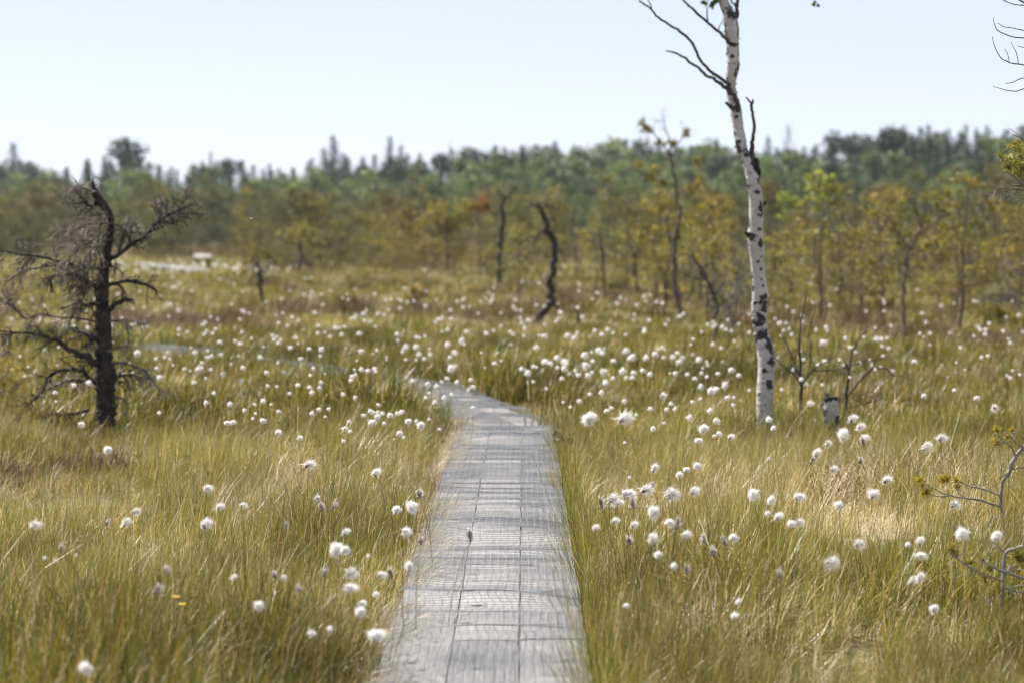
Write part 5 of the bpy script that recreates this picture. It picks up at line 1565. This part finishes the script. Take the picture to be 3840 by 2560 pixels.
C5 = (1280, 1253, '1710,582,105F 1925,565,105W 757,240,78F 722,295,52F 787,330,46F 885,310,46F 898,353,50F 588,313,52F 485,325,46F 650,360,46F 690,325,36F 643,435,50F 705,430,50F 755,415,42F 580,435,42F 603,405,36F 905,497,46F 245,420,46F 220,455,46F 255,465,46F 153,473,46F 378,478,50F 415,528,56F 195,510,50F 220,540,56F 285,545,46F 328,577,46F 197,600,52F 240,597,46F 292,612,42F 455,612,50F 512,597,42F 540,625,62F 600,585,36F 675,650,36W 388,682,46F 430,708,36F 50,600,42F 20,650,46F 57,668,42F 12,733,42F 10,400,46F 75,345,46F 95,380,46F 65,247,50F 130,245,52F 180,210,56F 220,237,42F 530,135,52F 440,175,36F 610,140,46F 140,95,46F 120,137,52F 240,110,36F 430,25,52F 515,20,50F 505,90,42F 450,90,36F '
      '820,50,56F 780,120,56F 750,155,46F 730,30,56F 1050,197,46F 1240,240,46F 1275,105,72F 1340,75,60F 1390,40,62F 1430,70,60F 1480,80,56F 1410,130,56F 1395,190,52F 1320,222,42F 1410,372,36F 1525,465,32F 1575,500,36F 1637,457,62F 1708,413,42W 1485,230,42F 1545,205,42F 1605,230,46F 1540,145,76F 1530,100,66F 1595,35,52F 1555,35,60F 1660,120,72F 1680,178,76F 1720,230,46F 1780,60,72F 1790,125,46F 1733,133,52F 1520,305,46F 1570,270,42F 1635,280,46F 1695,297,52F 1320,325,36F 1810,300,52F 1870,310,46F 1800,215,80F 1865,215,62F 1930,250,76F 1810,355,52F 1785,395,56F 1960,300,42F 2000,325,46F 1985,200,76F 2070,250,52F 1960,60,70F 2005,65,66F 2090,90,56F 2150,130,66F 2090,125,50F 2215,160,36F 2280,155,62F 2310,130,46F 2345,170,50F 2290,270,46F 2330,45,56F 2205,95,42F 2120,230,56F 2015,245,62F 1825,480,52F 1860,475,50F 1940,465,50F 2210,390,52W 2268,415,46F 2123,517,56F 2143,610,46F 2220,610,36W 2290,510,46F 2230,512,46F 2030,555,36F 1950,745,32F')
plants = []
for ox, oy, txt in (C4, C1, C7, C8, C6, C5):
    for it in txt.split():
        a, b, c_ = it.split(',')
        plants.append((ox + float(a) / 1.8375, oy + float(b) / 1.8375, float(c_[:-1]) / 1.8375, c_[-1]))

FORM = {'F': 'fluffy white', 'W': 'wind-combed white', 'B': 'thin brown spent'}
# clumps of near heads, each found by what is beside it: x0, y0, x1, y1 in photo pixels, phrase
ZONES = [
    (0, 1900, 330, 2140, 'in the grass near the dark hummock'), (330, 1830, 640, 2060, 'standing paired in the dry grass below the dead pine'), (640, 1740, 960, 2010, 'on tall stems between dead pine and boardwalk'), (960, 1700, 1300, 2010, 'beside the pale grass nearest the boardwalk'),
    (500, 2060, 720, 2300, 'low in the green sedge below the tall stems'), (720, 2060, 1270, 2300, 'scattered behind the forked tangle beside the boards'), (0, 2300, 700, 2560, 'alone in the lowest grass corner'), (1270, 1960, 1560, 2130, 'crowding the boardwalk edge above the forked tangle'), (1380, 1700, 1600, 1960, 'closest to the planks, by the big round one'),
    (1270, 2130, 1570, 2220, 'in the forked tangle beside the boards'), (1270, 2220, 1570, 2560, 'at the foot of the forked tangle beside the boards'), (1600, 1950, 1800, 2050, 'leaning over the planks'),
    (2150, 1480, 2360, 1620, 'over the sedge just past the board corner'), (2180, 1700, 2420, 1960, 'first in the thick cluster across the planks'), (2420, 1700, 2600, 1900, 'second in the thick cluster across the planks'), (2420, 1900, 2600, 2120, 'below the thick cluster across the planks'), (2180, 1960, 2420, 2300, 'low beside the planks under the thick cluster'),
    (2600, 1720, 2960, 1960, 'around the biggest round head in dry grass'), (2600, 1960, 2860, 2100, 'below the biggest round head, in darker sedge'), (2950, 1580, 3120, 1830, 'on tallest stems before the birch stump'), (3040, 1480, 3260, 1690, 'clustered against the birch stump'), (2960, 1700, 3240, 1960, 'on brown stems in the straw below the stump'),
    (3240, 1750, 3420, 1960, 'in straw between the stump and sparse pine'), (2960, 1960, 3200, 2200, 'low in the rank green sedge under the stump'), (3400, 1900, 3840, 2120, 'under the stunted sparse pine'), (3380, 2040, 3500, 2200, 'stacked beside the sprawling twiggy pine'), (3380, 2200, 3600, 2400, 'below the sprawling twiggy pine'), (2700, 2180, 2900, 2320, 'low in the lowest grass beside the boards'),
    (3380, 1560, 3800, 1760, 'streaming behind the stunted sparse pine'), (3380, 1320, 3800, 1560, 'spread over the open sedge beyond the stump')]
BACK = [(0, 1240, 700, 1620, 'around the dead pine\'s trunk'), (700, 1240, 1020, 1420, 'strewn over the faint boards by the dead pine'), (700, 1420, 1240, 1660, 'in the sedge between dead pine and boardwalk bend'), (1020, 1240, 1300, 1420, 'along the hidden boards behind the bend'), (1240, 1420, 1500, 1660, 'in the clump just before the bend, dead pine side'), (1300, 1240, 1560, 1420, 'behind the clump before the bend'), (1500, 1330, 1800, 1660, 'fringing the boards at the bend'),
        (1560, 1240, 1900, 1330, 'straight beyond the bend'), (1800, 1330, 2200, 1660, 'dotted past the outer curve of the bend'), (1900, 1240, 2220, 1400, 'in the thickest drift, under the bent bare trunk'), (2200, 1400, 2560, 1660, 'sloping down from the thickest drift to the planks'), (2220, 1240, 2560, 1400, 'in the thickest drift, birch side'), (2560, 1240, 2830, 1420, 'at the drift\'s end behind the birch foot'), (2560, 1420, 2830, 1700, 'massed in front of the birch foot'),
        (2830, 1240, 3160, 1460, 'among the bare saplings'), (2830, 1460, 3160, 1700, 'at the birch foot, stump side'), (3160, 1240, 3840, 1460, 'out beyond the birch stump')]
ORD = ['first', 'second', 'third', 'fourth', 'fifth', 'sixth', 'seventh', 'eighth', 'ninth', 'tenth', 'eleventh', 'twelfth', 'thirteenth']

plants.sort(key=lambda p: -p[2])
indiv, rest = plants[:300], plants[300:]
members = {}
for p in indiv:
    for zi, z_ in enumerate(ZONES):
        if z_[0] <= p[0] < z_[2] and z_[1] <= p[1] < z_[3]:
            members.setdefault((zi, p[3]), []).append(p); break
label_of = {}
for (zi, f), ps in members.items():
    ps = sorted(ps, key=lambda q: q[0])
    for k, q_ in enumerate(ps):
        o_ = '' if len(ps) == 1 else (', %s from left' % ORD[k])
        label_of[id(q_)] = '%s cottongrass %s%s' % (FORM[f], ZONES[zi][4], o_)


def head_pos(px, py, stem_l):
    z = .10 + stem_l
    for _ in range(3):
        c = at(px, py, z)
        g_ = gz1(c[0], c[1]); z = g_ + stem_l
    return c, g_


def far_shrink(py):
    return 1.0 if py > 1560 else .85


stem_cache = {}
for px, py, size, form in indiv:
    p = (px, py, size, form)
    q_ = next(x for x in indiv if x == p)
    near_ = py > 1560
    sl_ = (.34 + .08 * rng.random()) if py < 2150 else (.27 + .04 * rng.random())
    if py < 1500: sl_ = .36 + .06 * rng.random()
    c, g_ = head_pos(px, py, sl_)
    d = c[1]
    rad = S(size * far_shrink(py), d) / 2
    lean = rng.normal(.10, .10); lean = .35 if (form == 'W' and rng.random() < .2) else lean
    lab = label_of.get(id(q_)); grp = 'cottongrass heads near the boardwalk'
    if lab is None:
        nm = next((z_[4] for z_ in BACK if z_[0] <= px < z_[2] and z_[1] <= py < z_[3]), 'elsewhere on the open bog')
        lab = 'white cottongrass tuft ' + nm; grp = 'cottongrass tufts ' + nm
    root = empty('cottongrass', (c[0] - lean * sl_, d, g_ - .02), lab, 'cottongrass', grp)
    top = np.array([lean * sl_, 0, sl_ + .02 - rad * .75])
    mb = MB()
    bow = rng.normal(0, .02)
    pts = smooth_path([(0, 0, 0), (top[0] * .22 + bow, bow, top[2] * .35), (top[0] * .6 + bow, bow * .5, top[2] * .72), top], 9 if near_ else 5)
    r0 = .0011 if near_ else .0012
    mb.tube(pts, np.linspace(r0 * 1.3, r0, len(pts)), 5 if near_ else 3, .25 + .6 * rng.random(), cap=False)
    mb.build('stem', M['stem'], root)
    hs = HEADS[form] if near_ else (FARF if form == 'F' else HEADS[form])
    hm = hs[int(rng.integers(len(hs)))]
    k = rad * (1.0 if form == 'F' else (1.25 if form == 'W' else 1.4))
    rot = (rng.normal(0, .28), lean * .9 + rng.normal(0, .30), rng.normal(0, .5))
    hd = child('seed_head', hm[0], root, top, rot, (k * (.9 + .25 * rng.random()), k * (.85 + .2 * rng.random()), k * (.72 + .4 * rng.random())))
    if form != 'F':
        child('bract', hm[1], hd)
    elif near_:
        child('bract', hm[1], hd)

# the far drifts nobody could count: one object
extra = list(rest)
for i in range(900):
    r_ = rng.random()
    py = 985 + 275 * r_ ** .8
    px = rng.uniform(-200, 4050)
    w_ = vnoise(np.array([px / 260.]), np.array([py / 60.]), 77)[0]
    dens = np.interp(py, [980, 1060, 1160, 1260], [.25, .4, .6, .9]) * (1.0 if 500 < px < 3300 else .6)
    if px > 2700 and py < 1120: dens *= .5
    if rng.random() > dens * (.25 + 1.1 * w_): continue
    extra.append((px, py, np.interp(py, [980, 1150, 1260], [13, 18, 22]) * rng.uniform(.7, 1.15), 'F'))
for i in range(110):          # pale band by the far boardwalk
    extra.append((rng.normal(720, 190), rng.normal(1000, 11), 13 * rng.uniform(.7, 1.2), 'F'))
for i in range(150):          # loose singles among the drifts
    px = rng.uniform(-100, 3950); py = rng.uniform(1250, 1420)
    if 1450 < px < 2150 and py > 1380: continue
    extra.append((px, py, rng.uniform(12, 24), 'F'))
mb = MB()
proto = []
for me in (FARF[0][0], FARF[1][0], FARF[2][0]):
    v = np.empty(len(me.vertices) * 3, np.float32); me.vertices.foreach_get('co', v)
    f = np.empty(len(me.loops), np.int32); me.loops.foreach_get('vertex_index', f)
    proto.append((v.reshape(-1, 3), f.reshape(-1, 4)))
sm = MB()
for px, py, size, form in extra:
    sl_ = .32 + .1 * rng.random()
    c, g_ = head_pos(px, py, sl_)
    if not (5 < c[1] < 220): continue
    k = S(size * .82, c[1]) / 2
    v, f = proto[int(rng.integers(3))]
    a = rng.normal(0, .5)
    R_ = np.array([[math.cos(a), -math.sin(a), 0], [math.sin(a), math.cos(a), 0], [0, 0, 1]])
    mb.add((v * k) @ R_.T + c - (0, 0, k * .75), None, f, .75)
    sm.tube(np.array([(c[0] - .03, c[1], g_ - .02), (c[0] - .01, c[1], (g_ + c[2]) / 2), c - (0, 0, k * .7)]), [.0014, .0013, .0012], 3, .4, cap=False)
o = mb.build('cottongrass_drift', M['cotton'])
tag(o, 'countless small white cottongrass tufts dotting the far bog', 'cottongrass', kind='stuff')
o2 = sm.build('stems', M['stem'], o)

# two tiny yellow blossoms low in the sedge
for px, py, lab in ((655, 2232, 'upper of two tiny yellow blossoms low in the sedge'), (678, 2256, 'lower of two tiny yellow blossoms low in the sedge')):
    c, g_ = head_pos(px, py, .24)
    root = empty('yellow_flower', (c[0], c[1], g_ - .02), lab, 'flower', 'tiny yellow blossoms in the sedge')
    mb = MB(); mb.tube(np.array([(0, 0, 0), (0, 0, .15), (.004, 0, .25)]), [.001, .001, .001], 4, .3); mb.build('stem', M['stem'], root)
    mb = MB()
    for k in range(6):
        a = k * 1.047
        mb.tube(np.array([(.004, 0, .25), (.004 + .006 * math.cos(a), .006 * math.sin(a), .254), (.004 + .010 * math.cos(a), .010 * math.sin(a), .257)]), [.001, .003, .001], 5, .5)
    mb.build('petals', M['yellow'], root)

# ------------------------------------------------------------------ haze: the air between here and the wood
mb = MB()
mb.box((0, 340, 10.0), (430, 0, 0), (0, 375, 0), (0, 0, 13.0))
hz = mb.build('haze', None, smooth=False)
hm = bpy.data.materials.new('haze'); hm.use_nodes = True
hm.node_tree.nodes.clear()
ho = hm.node_tree.nodes.new('ShaderNodeOutputMaterial')
pv = hm.node_tree.nodes.new('ShaderNodeVolumePrincipled')
pv.inputs['Color'].default_value = (.80, .89, .98, 1)
pv.inputs['Density'].default_value = HAZE
pv.inputs['Anisotropy'].default_value = .3
hm.node_tree.links.new(pv.outputs[0], ho.inputs['Volume'])
hz.data.materials.append(hm)
tag(hz, 'thin pale summer haze over the bog', 'haze', kind='stuff')
